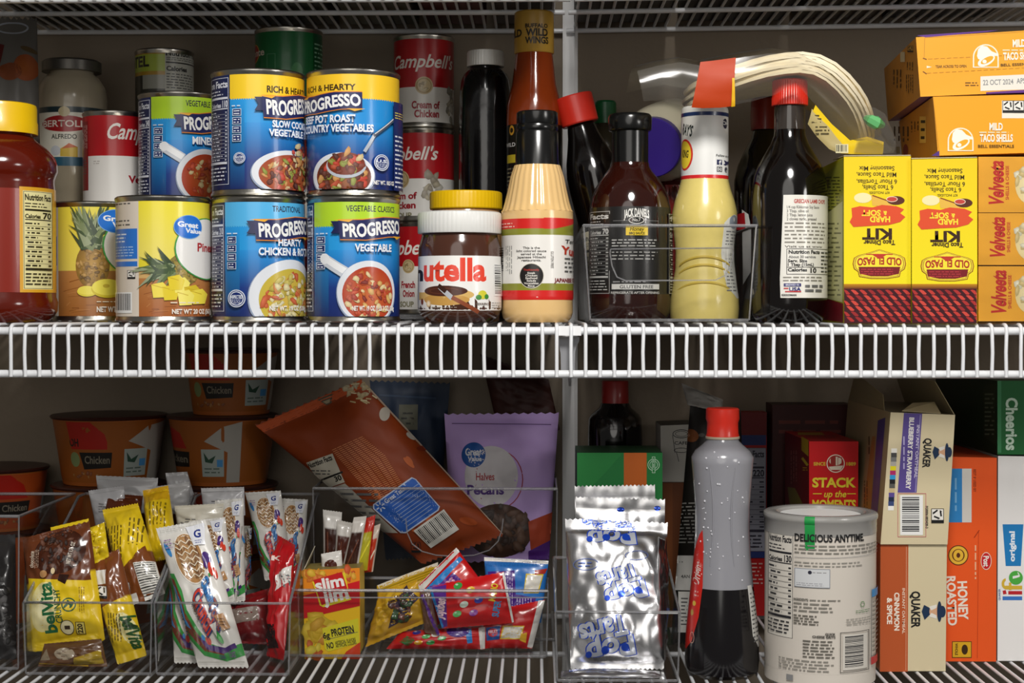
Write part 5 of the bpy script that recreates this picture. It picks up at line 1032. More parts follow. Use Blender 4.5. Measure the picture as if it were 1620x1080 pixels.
# ---- meat stick box
cr = Carton('meat_stick_box', 'small open red and yellow meat stick box at the left of the wide bin', 'box', [(479, 902), (569, 898), (570, 1042), (482, 1042)], .159, (0, .042, 0), '#f6c820', side='#e0c050', top='#8a7a40', zb=FLR+.0006)
L = cr.front(); L.p([(479, 902), (569, 898), (570, 958), (481, 975)], '#e98a1c'); L.ch(500, 912, 20, 8, 14, ['#f4c22a', '#e8801a', '#f0a020'], 5, 10); L.ch(545, 908, 22, 8, 12, ['#f4b22a', '#e05a1a'], 4, 9)
L.p([(480, 942), (569, 918), (569, 958), (481, 978)], '#d0161e'); L.p([(484, 978), (569, 960), (570, 1042), (482, 1042)], '#fac81e'); L.ch(510, 995, 26, 20, 26, ['#f4d02a', '#e89a1c', '#f0c41e', '#e8b01e'], 8, 15); L.ch(496, 1030, 12, 12, 10, ['#f6dc3a', '#e06a1a'], 5, 9); L.p([(548, 1030), (570, 1015), (570, 1042), (540, 1042)], '#d8421c')
L.p([(494, 920), (546, 905), (553, 942), (556, 948), (512, 960), (506, 957), (502, 942)], '#e8d22a').p([(496, 917), (541, 904), (553, 940), (509, 957), (503, 940)], '#c8181e'); L.t('slim', 498, 913, 544, 930, '#f4f0ea', 2, rot=12).t('jim', 510, 930, 551, 950, '#f4f0ea', 2, rot=12)
L.p([(510, 993), (567, 977), (569, 1016), (520, 1030), (514, 1026)], '#e9dd2a'); L.t('6g', 511, 1000, 522, 1009, '#1c1c14', 2, rot=10).t('PROTEIN', 524, 992, 560, 1003, '#1c1c14', 2, rot=11); L.g(536, 998, 560, 1002, 1, '#444'); L.l(514, 1012, 566, 999, .8, '#555'); L.t('NO', 517, 1016, 528, 1025, '#1c1c14', 2, rot=10).t('ARTIFICIAL FLAVORS', 530, 1011, 563, 1016, '#1c1c14', 1, rot=11).t('ARTIFICIAL COLORS', 531, 1016, 564, 1021, '#1c1c14', 1, rot=11); L.out('front_print', CARD, cr.r)
quadpart('side_flap', [cr.f[0]+Vector((0, .002, 0)), cr.b[0], cr.b[0]+Vector((.006, 0, .018)), cr.f[0]+Vector((.002, .004, .004))], CARD, cr.r, col='#c8bfa8')
SB = '#3a1a10'
for i, (q, Y, c1, c2, lb) in enumerate((([(511, 806), (541, 810), (536, 905), (512, 903)], .2, '#d8d4ce', SB, 'meat stick with a white wrapper top, tallest and leftmost in the box'),
        ([(533, 822), (562, 828), (556, 904), (528, 904)], .195, '#cfcac2', '#4a2014', 'meat stick with a short white top, second in the box'),
        ([(560, 818), (580, 816), (566, 902), (540, 902)], .19, '#d8d2ca', SB, 'meat stick leaning right with a white and red top'),
        ([(578, 820), (594, 814), (584, 902), (556, 902)], .197, '#c82a1a', '#b8b02a', 'meat stick in a red and yellow wrapper, rightmost in the box'),
        ([(586, 834), (602, 828), (590, 904), (570, 906)], .203, '#d8c8b8', '#c03a1c', 'meat stick in a striped wrapper behind the red and yellow one'),
        ([(508, 876), (540, 870), (543, 908), (509, 908)], .18, '#dedad4', '#dcd8d2', 'short white meat stick end at the front of the box'))):
    pouch('meat_stick', lb, 'meat stick', q, Y, .0045, (lambda c1, c2: lambda a, b: c1 if b < .28 or abs(a-.5) > .42 else c2)(c1, c2), (lambda q, i: lambda L: (L.e(524, 893, 10, 9, '#4a1c12') if i == 5 else L.l(q[0][0]+8, q[0][1]+34, q[3][0]+8, q[3][1]-6, 2, ('#6a3a28', '#6a3a28', '#6a3a28', '#e8dc3a', '#f0e0c8')[i])))(q, i), wr=.001, seed=70+i, cr=(.1, .02), nx=14, ny=30)
# ---- fruit snack pouches
RD = '#c8181a'
def fs(f): return f
def jel(L, pts):
    for x, y, c in pts: L.e(x, y, 7, 5, c, rot=20).e(x-2, y-2, 2.4, 1.4, mix(c, '#fff', .5))
def p1(L):
    L.p([(679, 927), (706, 922), (708, 990), (700, 993)], '#5a2a8a'); L.p([(676, 928), (682, 926), (703, 993), (698, 993)], '#2f86d0'); L.t('Jujubes', 688, 945, 703, 978, '#f0d0d8', 2, rot=80)
    L.t('SUPER', 781, 949, 791, 975, '#3a8ac0', 2, rot=80).t('MARIO', 776, 922, 786, 950, '#e8c42a', 2, rot=80); jel(L, [(725, 926, '#3c9a48'), (745, 932, '#e8b81e'), (735, 955, '#d8e8d8'), (758, 948, '#3a3a9a'), (724, 970, '#58b060'), (750, 968, '#8a3a9a')]); L.l(796, 905, 812, 984, 4, '#e4e0da')
pouch('fruit_snack_pouch', 'red fruit snack pouch lying in front with a purple band and upright lettering', 'fruit snack', [(678, 927), (797, 904), (813, 985), (700, 994)], [.172, .172, .166, .166], .008, RD, p1, wr=.0018, seed=81, cr=(.03, .03), ny=24)
def p2(L):
    L.p([(657, 930), (722, 866), (728, 872), (668, 936)], '#e6e2dc'); L.p([(672, 934), (728, 880), (733, 885), (680, 945)], '#2f86d0'); L.p([(690, 930), (720, 905), (740, 925), (700, 950)], '#5a2a8a'); L.t('bes', 696, 916, 722, 928, '#e8a8c0', 2, rot=38)
pouch('fruit_snack_pouch', 'red and blue fruit snack pouch standing tilted behind the front pouch', 'fruit snack', [(655, 932), (722, 866), (770, 930), (690, 990)], [.2, .2, .19, .19], .008, RD, p2, wr=.0018, seed=82, cr=(.03, .03), ny=24)
def p3(L):
    L.p([(757, 992), (768, 992), (767, 1040), (760, 1040)], '#e4e0da').p([(736, 996), (746, 995), (748, 1026), (740, 1028)], '#2f86d0'); L.e(725, 1000, 18, 14, '#4a2288'); jel(L, [(660, 1002, '#2a2a8a'), (675, 1012, '#58b060'), (690, 1008, '#e8e4d8'), (700, 1016, '#3c9a48'), (663, 1026, '#e8a81e'), (682, 1026, '#3c9a48')]); L.t('MARIO', 636, 1014, 655, 1030, '#2a7a3a', 2, rot=50)
pouch('fruit_snack_pouch', 'red fruit snack pouch lowest in the pile with a blue stripe near its right end', 'fruit snack', [(634, 998), (768, 990), (767, 1040), (611, 1042)], [.178, .178, .172, .172], .008, RD, p3, wr=.0018, seed=83, cr=(.03, .03), ny=22)
def p4(L):
    L.p([(852, 948), (862, 950), (842, 1040), (834, 1036)], '#e4e0da'); L.p([(769, 996), (792, 993), (790, 1018), (770, 1020)], '#2a5aa8'); L.e(780, 1005, 8, 8, '#c8283a').t('FRUIT', 773, 1001, 788, 1006, '#f0d8e0', 2); L.p([(796, 993), (830, 995), (824, 1020), (791, 1018)], '#e8c42a').p([(798, 995), (828, 997), (822, 1018), (793, 1016)], '#e8e4da'); L.p([(824, 1010), (834, 1008), (832, 1028), (822, 1022)], '#e8b42a')
pouch('fruit_snack_pouch', 'red fruit snack pouch at the lower right with a white square on its back', 'fruit snack', [(764, 968), (862, 948), (842, 1040), (766, 1034)], [.182, .182, .176, .176], .007, RD, p4, wr=.0018, seed=84, cr=(.02, .02), ny=24)
def p5(L):
    L.p([(766, 881), (868, 887), (867, 892), (766, 887)], '#e6e2dc'); L.g(768, 888, 866, 896, 3, '#2460a8'); L.p([(772, 904), (814, 902), (816, 940), (848, 945), (840, 980), (806, 972), (772, 945)], '#4a2288'); L.g(795, 905, 812, 975, 5, '#c8b8e0', vert=True); L.g(816, 946, 842, 972, 6, '#c8b8e0', vert=True)
    L.p([(832, 907), (860, 908), (852, 938), (828, 938)], '#e0c42a').p([(834, 909), (858, 910), (850, 937), (829, 936)], '#e6e2d8'); L.p([(846, 902), (866, 899), (862, 907), (846, 909)], '#b02a1c')
pouch('fruit_snack_pouch', 'blue and purple fruit snack pouch back, upright at the right of the wide bin', 'fruit snack', [(766, 881), (868, 887), (856, 985), (772, 975)], [.2, .2, .19, .19], .007, '#2a74c4', p5, wr=.0016, seed=85, cr=(.05, .02), ny=24)
def p6(L):
    L.p([(597, 925), (693, 889), (694, 894), (600, 931)], '#e4dcc8')
    for k in range(3): L.l(602+k*2, 934+k*4, 690, 899+k*4, 1, '#8a7018')
    L.g(620, 930, 680, 950, 2, '#5a7a2a')
pouch('fruit_snack_pouch', 'yellow fruit snack pouch with striped top edge, left of the red pouches', 'fruit snack', [(596, 926), (693, 889), (684, 965), (600, 1000)], [.222, .222, .21, .21], .006, '#c8a01e', p6, wr=.0018, seed=86, cr=(.06, .02), ny=20)
def p7(L):
    L.p([(606, 940), (634, 920), (644, 935), (612, 990), (598, 1010)], '#d8ac28'); L.p([(644, 925), (664, 945), (640, 985), (618, 1000)], '#3a2a3a'); L.ch(640, 960, 12, 24, 14, ['#5a2a20', '#2a2a5a', '#7a3a1c', '#2f5a2a'], 4, 8)
pouch('snack_wrapper', 'torn open yellow snack wrapper with a dark inside, beside the meat stick box', 'wrapper', [(600, 935), (660, 918), (672, 985), (578, 1036)], [.19, .175, .17, .18], .01, '#c89a22', p7, wr=.006, seed=87, cr=(.02, .08), nx=22, ny=26)
pouch('snack_wrapper', 'dull purple and brown wrapper flap curling over the lowest red pouch', 'wrapper', [(664, 938), (680, 932), (696, 1006), (672, 1000)], [.168, .168, .168, .168], .004, '#6a4a3a', lambda L: L.l(668, 940, 694, 1004, 5, '#5a2a8a'), wr=.003, seed=88, nx=12, ny=22)
# ================================================================ bottom shelf, right half
# ---- silver toaster pastry packets
FC = '#2450d0'
def pop(L, x, y, s, rot):
    c, sn = math.cos(math.radians(rot)), math.sin(math.radians(rot))
    U = lambda u, v: (x+s*(u*c+v*sn), y+s*(-u*sn+v*c))
    for txt, x0, y0, x1, y1 in (('Pop', -34, -14, 26, 10), ('Tarts', -30, 12, 30, 36)):
        for o, col in ((2.6, FC), (-2.6, FC), (0, '#cfd4de')):
            cx, cy = U((x0+x1)/2+o*.5, (y0+y1)/2+o*.35); w, h = (x1-x0)*s/2, (y1-y0)*s/2
            L.t(txt, cx-w, cy-h, cx+w, cy+h, col, 2, rot=rot)
    for u, v, q in ((-22, -4, 5), (3, -2, 5), (24, -2, 4)): X, Y = U(u, v); L.e(X, Y, q*s, q*s, FC)
def pt1(L):
    pop(L, 962, 850, 1.25, 186); pop(L, 984, 944, 1.1, 196); pop(L, 960, 1032, 1.25, 192)
    L.ring(926, 898, 20, 10, 1, '#6a80c8').g(914, 893, 938, 903, 2, '#6a80c8'); L.ring(1006, 884, 18, 8, 1, '#6a80c8')
PF = mat('foil_print', rough=.25, metal=.4, attr=True)
def pouchf(label, q, Ys, th, draw=None, **k):
    P = Pillow(q, Ys, th, **k)
    for w in P.W: w.z = max(w.z, FLR+.001)
    r = root('toaster_pastry_packet', label, 'pastry packet', P.base(), 'silver toaster pastry packets in the narrow bin')
    P.build('foil_wrapper', FOIL, r, '#fff', nx=40, ny=56)
    if draw: L = P.lab(3); draw(L); L.out('print', PF, r)
pouchf('front silver pastry packet with upside-down blue lettering, standing in the narrow bin', [(894, 821), (1056, 827), (1050, 1066), (903, 1062)], [.135, .135, .092, .092], .014, pt1, wr=.005, sag=.004, seed=91, cr=(.07, .05), freq=(3, 4), pw=4)
pouchf('second silver pastry packet, its crimped end showing above the front one', [(911, 786), (1052, 790), (1050, 1010), (912, 1010)], [.18, .18, .165, .165], .007, lambda L: (L.e(982, 806, 6, 4, FC), L.e(1040, 804, 5, 4, FC)), wr=.003, seed=92, cr=(.1, .04))
pouchf('third silver pastry packet at the back of the narrow bin, against the green box', [(909, 769), (1036, 767), (1042, 1000), (914, 1000)], [.205, .205, .195, .195], .004, None, wr=.002, seed=93, cr=(.1, .04))
pouchf('silver pastry packet lying flat at the foot of the narrow bin', [(888, 1062), (1044, 1062), (1044, 1075), (887, 1076)], [.084, .084, .058, .058], .004, lambda L: L.r(900, 1064, 960, 1068, '#5a74c8'), wr=.0012, seed=94, cr=(.1, .1))
pouchf('silver pastry packet standing edge-on against the right side of the narrow bin', [(1042, 850), (1055, 856), (1053, 1045), (1041, 1058)], [.105, .135, .13, .1], .004, lambda L: L.r(1046, 962, 1052, 1000, '#4a6ac8'), wr=.002, seed=95)
# ---- green box and its neighbours
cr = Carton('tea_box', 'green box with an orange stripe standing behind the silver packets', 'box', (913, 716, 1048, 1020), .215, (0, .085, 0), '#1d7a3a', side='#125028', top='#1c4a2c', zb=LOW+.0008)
L = cr.front(); L.p([(913, 716), (985, 716), (960, 745), (925, 780), (913, 790)], '#26863f'); L.r(987, 716, 1023, 1000, '#c8641e'); L.ring(1034, 735, 9.5, 9.5, 1, '#bfe0c4').ring(1034, 735, 6.5, 6.5, .8, '#bfe0c4').r(1032, 722, 1036, 748, '#1d7a3a').fr(1031.5, 722, 1036.5, 748, .8, '#bfe0c4').g(1032.5, 725, 1035.5, 745, 1, '#bfe0c4', vert=True); L.out('front_print', CARD, cr.r)
rv = Rev(974, .362, [(637, 22), (645, 26), (655, 38), (662, 42), (690, 43), (940, 43), (960, 40)], LOW+.0004)
r = root('soy_sauce_bottle', 'dim soy sauce bottle with a dark red cap standing behind the green box', 'bottle', rv.loc)
rv.body('bottle_body', SOY, r); q = ppm(.362); z = lambda y: pz(974, y, .362)
lid('cap', rv, [(20/q, z(602)), (21/q, z(604)), (21.5/q, z(637)), (20/q, z(638))], plas('deep_red_cap', '#9c1c18', .4), r, n=80)
cr = Carton('carton', 'brown card carton under the small white box, beside the black pouch', 'box', (1036, 763, 1100, 960), .305, (0, .08, 0), '#6a3a1c', zb=LOW+.0006)
L = cr.front(); L.r(1050, 764, 1064, 950, '#7a4420'); L.out('front_print', CARD, cr.r)
zt = cr.f[0].z
cr = Carton('coffee_box', 'small white box with a line drawing of a cup, on a brown carton', 'box', [(1045, 673), (1098, 671), (1098, 762), (1046, 762)], .305, (0, .07, 0), '#b9b6ae', top='#4a4844', zb=zt+.0006)
L = cr.front(); L.ring(1078, 686, 14, 7, 1.2, '#2a2a2a').ring(1078, 686, 10, 4.5, .8, '#2a2a2a'); L.l(1064, 688, 1068, 716, 1, '#2a2a2a').t('CAFE', 1067, 698, 1088, 703, '#2a2a2a', 1); L.ring(1078, 712, 12, 4, 1, '#2a2a2a').l(1070, 714, 1074, 730, 1, '#444'); L.out('front_print', CARD, cr.r)
def cof(L):
    L.g(1072, 795, 1102, 862, 12, '#8a8884'); L.r(1060, 880, 1110, 934, '#cfcdc8').g(1066, 888, 1080, 892, 1, '#555').t('4AN OT', 1076, 910, 1100, 915, '#4a4a4a', 1); L.r(1062, 848, 1070, 874, '#2a4a8a'); L.r(1072, 936, 1110, 1000, '#d4d2cc').g(1076, 944, 1100, 990, 8, '#555'); L.e(1092, 690, 12, 10, '#6a3c1c', rot=-30); L.e(1108, 690, 5, 3, '#4a4844')
pouch('coffee_bag', 'black printed coffee bag with a rolled grey top behind the squeeze syrup bottle', 'bag', [(1092, 640), (1172, 650), (1182, 1020), (1061, 1018)], [.235, .235, .2, .2], .02, '#191614', cof, d=6, wr=.003, seed=96, cr=(.02, .01), back=.3, m=DULL)
P = Pillow([(1078, 606), (1144, 632), (1142, 652), (1088, 640)], [.24, .236, .23, .232], .006, wr=.003, seed=97, cr=(.1, .1)); r = root('bag_fold', '', '', P.base())
bpy.data.objects.remove(r); bagroot = [o for o in bpy.data.objects if o.name.startswith('coffee_bag')][0]
P.build('rolled_top', DULL, bagroot, '#8a8782', nx=16, ny=12, label='grey rolled top of the black bag')
# ---- squeeze syrup bottle
rv = Rev(1145, .092, [(690, 25), (697, 26), (703, 32), (712, 43), (722, 49), (732, 48.5), (760, 46), (800, 43), (840, 43), (880, 45), (925, 49), (960, 53), (1000, 57), (1040, 59), (1058, 57), (1068, 50)], LOW+.0004)
r = root('syrup_bottle', 'half-empty squeeze syrup bottle with a red cap and dark syrup below', 'bottle', rv.loc)
SYB = clear('milky_bottle_plastic', tint='#b9b9c0', body='#c2c2ca', bodyf=.55, fac=.02, rough=.18)
MB().lathe(rv.prof[:11], rv.o, 64).out('bottle_wall', SYB, r)
MB().lathe(rv.prof[10:], rv.o, 64).out('syrup_fill', mat('dark_syrup', '#0e0b0e', .16, coat=.5), r)
q = ppm(.092); z = lambda y: pz(1145, y, .092)
lid('cap', rv, [(24/q, z(645)), (26/q, z(647)), (26.5/q, z(662)), (24.5/q, z(668)), (25/q, z(685)), (26/q, z(688)), (26/q, z(690))], REDP, r, n=80)
MB().lathe([(25/q, z(689)), (27/q, z(690)), (27/q, z(693)), (25.5/q, z(694))], rv.o, 60).out('collar', plas('collar_plastic', '#c8b8a0', .4), r)
for sx_ in (-1, 1):
    p = []
    for k in range(15):
        y = 735+k*11; zz_ = z(y); a = rv.phi+sx_*(.42-.1*math.sin(k/14*pi)); rr = rv.rad(zz_)+.0001; p.append((rv.x+rr*math.sin(a), .092-rr*math.cos(a), zz_))
    MB().tube(p, [.0004+.0006*math.sin(k/14*pi) for k in range(15)], 6).out('moulded_ridge', SYB, r)
R = random.Random(6); b = MB()
for k in range(46):
    y = R.uniform(708, 915); zz_ = z(y); a = rv.phi+R.uniform(-.9, .9); rr = rv.rad(zz_); w = R.uniform(.0005, .0011)
    b.lathe([(0.00001, w), (w*.8, w*.5), (w, 0), (w*.7, -w*.8), (.00001, -w)], (0, 0), 8, M=Matrix.Translation((rv.x+rr*math.sin(a), .092-rr*math.cos(a), zz_)))
b.out('droplets', mat('water_drop', '#dcdce2', .08, coat=.5), r)['kind'] = 'stuff'
L = rv.lab(980); U = L.U
L.p([(1100, 850), (1106, 842), (1109, 870), (1111, 930), (1108, 980), (1100, 1020), (1092, 1036), (1084, 1036), (1078, 1000), (1088, 900)], '#d8261c'); L.t('Original', 1094, 890, 1106, 930, '#f4ece4', 1, rot=80); L.g(1098, 938, 1105, 950, 2, '#f0c8bc'); L.e(1099, 960, 5, 4, '#e8c23a').e(1097, 975, 5, 5, '#c89a2a'); L.ring(1100, 1014, 6, 9, 1, '#f0b8a8')
L.p([(1189, 930), (1196, 930), (1206, 1000), (1206, 1030), (1198, 1030), (1191, 1010)], '#d8d6d0'); L.g(1192, 940, 1202, 1022, 12, '#666'); L.out('label_wrap', GLOSS, r)
# ---- cereal-type carton by the wall, dark red boxes
cr = Carton('cereal_box', 'flat red and blue box with a white nutrition panel, against the wall', 'box', (1118, 652, 1213, 958), .372, (0, .028, 0), '#b81c1c', zb=LOW+.0004)
L = cr.front(); L.r(1118, 652, 1213, 690, '#7a1418'); L.r(1160, 688, 1212, 704, '#2a3a78'); L.nf(1150, 708, 1212, 872, '#3a3a48', '#a8aab8', 'Nutrition Facts', '220', 10); L.r(1118, 872, 1213, 882, '#2a3a78'); L.g(1150, 888, 1208, 925, 6, '#e0b0a8'); L.out('front_print', CARD, cr.r)
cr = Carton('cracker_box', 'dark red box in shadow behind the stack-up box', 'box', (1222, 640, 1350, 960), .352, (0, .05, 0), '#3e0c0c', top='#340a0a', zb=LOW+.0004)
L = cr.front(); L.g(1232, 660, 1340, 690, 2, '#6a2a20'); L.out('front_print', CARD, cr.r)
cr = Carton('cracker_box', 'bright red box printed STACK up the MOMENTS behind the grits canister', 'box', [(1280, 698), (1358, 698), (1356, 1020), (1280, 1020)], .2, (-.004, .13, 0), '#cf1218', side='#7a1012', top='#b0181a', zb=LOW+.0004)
L = cr.front(); L.e(1322, 733, 14.5, 14.5, '#f0e6d2').e(1322, 733, 13, 13, '#b01418').e(1322, 729, 10, 7, '#e8dcc8').p([(1311, 738), (1334, 736), (1330, 743), (1314, 743)], '#e8dcc8').p([(1314, 724), (1322, 720), (1322, 736), (1314, 735)], '#a03028').fr(1325, 723, 1332, 736, .8, '#a03028')
L.t('SINCE', 1287, 731, 1306, 736, '#e8c23a', 2).t('1889', 1339, 731, 1354, 736, '#e8c23a', 2).t('STACK', 1285, 756, 1354, 770, '#f0dc3a', 2).t('up the', 1303, 776, 1338, 786, '#f0dc3a', 1, sh=.25).r(1286, 780, 1300, 781.4, '#f0dc3a').r(1340, 780, 1354, 781.4, '#f0dc3a').t('MOMENTS', 1285, 791, 1354, 805, '#f0dc3a', 2); L.out('front_print', CARD, cr.r)
L = cr.left(); L.p([(1268, 690), (1279, 696), (1279, 722), (1268, 712)], '#c8a41e').l(1269, 724, 1278, 736, 4, '#d8b82a'); L.g(1270, 738, 1278, 745, 2, '#e0b02a'); L.p([(1246, 770), (1258, 772), (1272, 800), (1250, 800)], '#8a7a2a'); L.g(1250, 712, 1262, 770, 3, '#b8685a', vert=True); L.out('side_print', CARD, cr.r)
L = cr.topl(); L.g(1275, 688, 1330, 694, 2, '#8a1414'); L.p([(1262, 684), (1300, 684), (1305, 688), (1262, 688)], '#b8923a'); L.out('top_print', CARD, cr.r)
# ---- grits canister
Y = .079
rv = Rev(1301, Y, [(836, 86.5), (1068, 86.5), (1072, 85)], LOW+.0004)
r = root('grits_canister', 'pale round grits canister with a frosted lid and green strip', 'canister', rv.loc)
rv.body('canister_body', mat('canister_card', '#d8d0c5', .5), r, n=96)
q = ppm(Y); z = lambda y: pz(1301, y, Y)
MB().lathe([(60/q, z(813.6)), (66/q, z(813.2)), (69/q, z(808)), (74/q, z(806.5)), (85/q, z(807)), (88.5/q, z(809)), (89.5/q, z(812)), (89/q, z(816)), (87.5/q, z(818)), (87.2/q, z(838))], rv.o, 96).out('lid', clear('frosted_lid', tint='#dcdcd8', body='#c2c0bc', bodyf=.62, fac=.02, rough=.2), r)
MB().lathe([(.0001, z(811.6)), (63/q, z(811.8)), (63/q, z(813))], rv.o, 64).out('seal_disc', mat('white_seal', '#f4f4f2', .4), r)
L = rv.lab(950); L.full(839, 1067, '#d9d1c6')
L.nf(1221, 847, 1260, 1014, '#24242a', '#e2dcd1', 'Nutrition Facts', '130', 9); L.t('DELICIOUS ANYTIME.', 1263, 846, 1366, 857, '#1c1c1e', 2); L.g(1263, 861, 1388, 878, 3, '#8a867e', fill=.4); L.l(1263, 883, 1388, 880, .7, '#999'); L.g(1263, 888, 1370, 898, 2, '#a09c94', fill=.35)
L.r(1263, 900, 1316, 930, '#8a8f98').r(1264, 901, 1315, 929, '#d6d8da'); L.e(1286, 906, 3, 3, '#2a2a3a').g(1290, 904, 1312, 908, 1, '#9a9a9a'); L.g(1266, 922, 1312, 928, 2, '#9a9aa0', fill=.35)
L.t('INGREDIENTS:', 1262, 948, 1284, 951.5, '#55524c', 2); L.g(1286, 947, 1336, 952, 1, '#8a867e').g(1262, 953, 1324, 970, 3, '#8a867e', fill=.4); L.g(1262, 973, 1300, 990, 4, '#6a665e', fill=.45)
L.t('QUICK', 1309, 1001, 1324, 1004.5, '#2a2824', 2).t('CHEESE GRITS', 1290, 1005.5, 1324, 1009, '#2a2824', 2); L.g(1276, 1012, 1324, 1042, 6, '#6a665e', fill=.4); L.g(1240, 1044, 1324, 1064, 4, '#8a867e', fill=.35)
L.ring(1364, 958, 5, 5, 1.3, '#5a8a52', n=6).g(1354, 966, 1376, 972, 2, '#6a8a62'); L.g(1340, 978, 1378, 990, 3, '#9a968e', fill=.35)
L.fr(1331, 1000, 1374, 1064, 1, '#55524c').bar(1335, 1004, 1371, 1060, bg='#d9d4ca', vert=True, n=30); L.r(1378, 938, 1394, 950, '#2f8ed0').fr(1377, 950, 1394, 1045, .8, '#555').g(1379, 955, 1390, 1040, 12, '#8a867e'); L.r(1377, 1046, 1394, 1058, '#c8202a')
L.r(1252, 1071, 1262, 1080, '#888'); L.out('label_wrap', PAPER, r)
L = rv.lab(840, base=.0012); L.clip = (826, 871); 
def gstrip(name, ya, yb): 
    V = []; n = 8; a0 = (1278-1301)/87; a1 = (1293-1301)/87
    pts = [(85.5, z(806.6)), (88.8, z(808.5)), (90, z(812)), (89.6, z(817)), (87.8, z(819)), (87.6, z(838)), (87, z(840)), (87, z(858))]
    for rr, zz_ in pts:
        for k in range(4): a = math.asin(a0)+(math.asin(a1)-math.asin(a0))*k/3+rv.phi; V.append((rv.x+(rr+.3)/q*math.sin(a), Y-(rr+.3)/q*math.cos(a), zz_))
    mesh(name, V, [(i*4+k, (i+1)*4+k, (i+1)*4+k+1, i*4+k+1) for i in range(len(pts)-1) for k in range(3)], plas('green_strip_paper', '#1f9a48', .45), r)
gstrip('green_strip', 0, 0)
# ---- oatmeal boxes
TAN = '#d8caa6'
def emblem(L, X, Y, w, h, lt=True):
    """dark blue hat and coat emblem with the brand lettering read downward"""
    L.p([(X, Y), (X+w*.1, Y-h*.16), (X+w*.3, Y-h*.1), (X+w*.45, Y), (X+w*.3, Y+h*.1), (X+w*.12, Y+h*.2)], '#1e3350'); L.e(X+w*.52, Y, w*.2, h*.15, '#d8a884', 20); L.p([(X+w*.3, Y-h*.12), (X+w*.62, Y-h*.17), (X+w*.62, Y-h*.09), (X+w*.4, Y-h*.03)], '#e8e4da').p([(X+w*.3, Y+h*.12), (X+w*.62, Y+h*.17), (X+w*.62, Y+h*.09), (X+w*.4, Y+h*.03)], '#e8e4da')
    L.e(X+w*.74, Y, w*.1, h*.25, '#1e3350', 20).e(X+w*.86, Y, w*.14, h*.14, '#1e3350', 20)
zc = None
cr = Carton('oatmeal_box', 'tan oatmeal box with a rust stripe, standing on the wire under the blueberry box', 'box', [(1393, 861), (1498, 861), (1496, 1063), (1392, 1062)], .103, (0, .19, 0), TAN, side='#a8623a', top='#b8aa88', zb=LOW+.0004)
L = cr.front(); L.p([(1393, 861), (1437, 861), (1436, 1062), (1392, 1062)], '#b8562a'); L.l(1434, 864, 1433, 1060, .7, '#e0a888'); L.t('CINNAMON', 1415, 937, 1422.5, 997, '#f2e8d8', 2, rot=-90).t('& SPICE', 1403.5, 945, 1411, 987, '#f2e8d8', 2, rot=-90).t('INSTANT OATMEAL', 1427.5, 930, 1431.5, 1002, '#f0d8c0', 1, rot=-90)
L.t('QUAKER', 1442, 935, 1455, 993, '#1c1c1c', 2, rot=-90); emblem(L, 1458, 967, 38, 66); L.out('front_print', CARD, cr.r)
z0 = cr.f[0].z
cr = Carton('oatmeal_box', 'tan oatmeal box with a purple stripe and barcode, open flaps, on the rust-striped one', 'box', [(1409, 652), (1511, 656), (1499, 860), (1393, 857)], .1, (0, .205, 0), TAN, side='#a3906c', top='#6a5f4a')
for v in cr.o.data.vertices:
    zw = v.co.z+cr.r.location.z
    if zw < z0+.004: v.co.z = z0+.0006-cr.r.location.z
L = cr.front(); L.p([(1430, 653), (1459, 654), (1450, 779), (1420, 779)], '#5a4a90'); L.t('BLUEBERRY STRAWBERRY', 1436, 660, 1443, 774, '#ece8e4', 2, rot=-93).t('INSTANT OATMEAL', 1448.5, 672, 1453, 756, '#d8d0e4', 1, rot=-93).g(1427, 690, 1433, 750, 1, '#b8b0d8', vert=True); L.l(1456, 656, 1448, 778, .7, '#b8b0d8')
for i, c in enumerate(['#f0ede4', '#4a4a4a', '#7a7a78', '#b4b0a8', '#e8dc1e', '#b8286a', '#2f9ad8', '#1c1c1c', '#5a5a54', '#c8b488', '#5a4a90', '#1c2a48', '#3a4a78', '#f2f0ea']):
    if i in (0,) or True: yy = 709+i*7; xx = 1410-i*.4; L.r(xx, yy, xx+9, yy+7, c); L.k -= 1
L.k += 1; L.t('QUAKER', 1461, 693, 1472, 740, '#1c1c1c', 2, rot=-94); emblem(L, 1475, 715, 31, 58); L.bar(1424, 783, 1460, 846, vert=True, n=28); L.fr(1420, 780, 1465, 849, .7, '#c05a6a'); L.t('FG00061803420-3', 1464, 800, 1468, 835, '#3a3a3a', 1, rot=-90); L.rec(1473, 804, 20); L.out('front_print', CARD, cr.r)
L = cr.left(); L.p([(1389, 665), (1401, 660), (1388, 815), (1378, 808)], '#4a3c78'); L.g(1372, 690, 1384, 722, 2, '#5a4a34', vert=True); L.p([(1380, 690), (1385, 690), (1378, 810), (1366, 800)], '#a5713c'); L.g(1366, 760, 1374, 815, 2, '#4a3a28', vert=True); L.out('side_print', CARD, cr.r)
f, bk = cr.f, cr.b
quadpart('open_flap', [f[1]+Vector((0, .004, 0)), bk[1], bk[1]+Vector((-.014, -.01, .034)), f[1]+Vector((-.014, .02, .03))], CARD, cr.r, col='#a89a78')
quadpart('open_flap', [f[0]+Vector((.012, .006, .0006)), f[1]+Vector((-.012, .006, .0006)), f[1]+Vector((-.012, .03, .01)), f[0]+Vector((.03, .04, .006))], CARD, cr.r, col='#b9ab88')
quadpart('open_flap', [bk[0]+Vector((.001, 0, 0)), f[0]+Vector((.001, .03, 0)), f[0]+Vector((.004, .05, .014)), bk[0]+Vector((.004, -.02, .03))], CARD, cr.r, col='#8f8060')
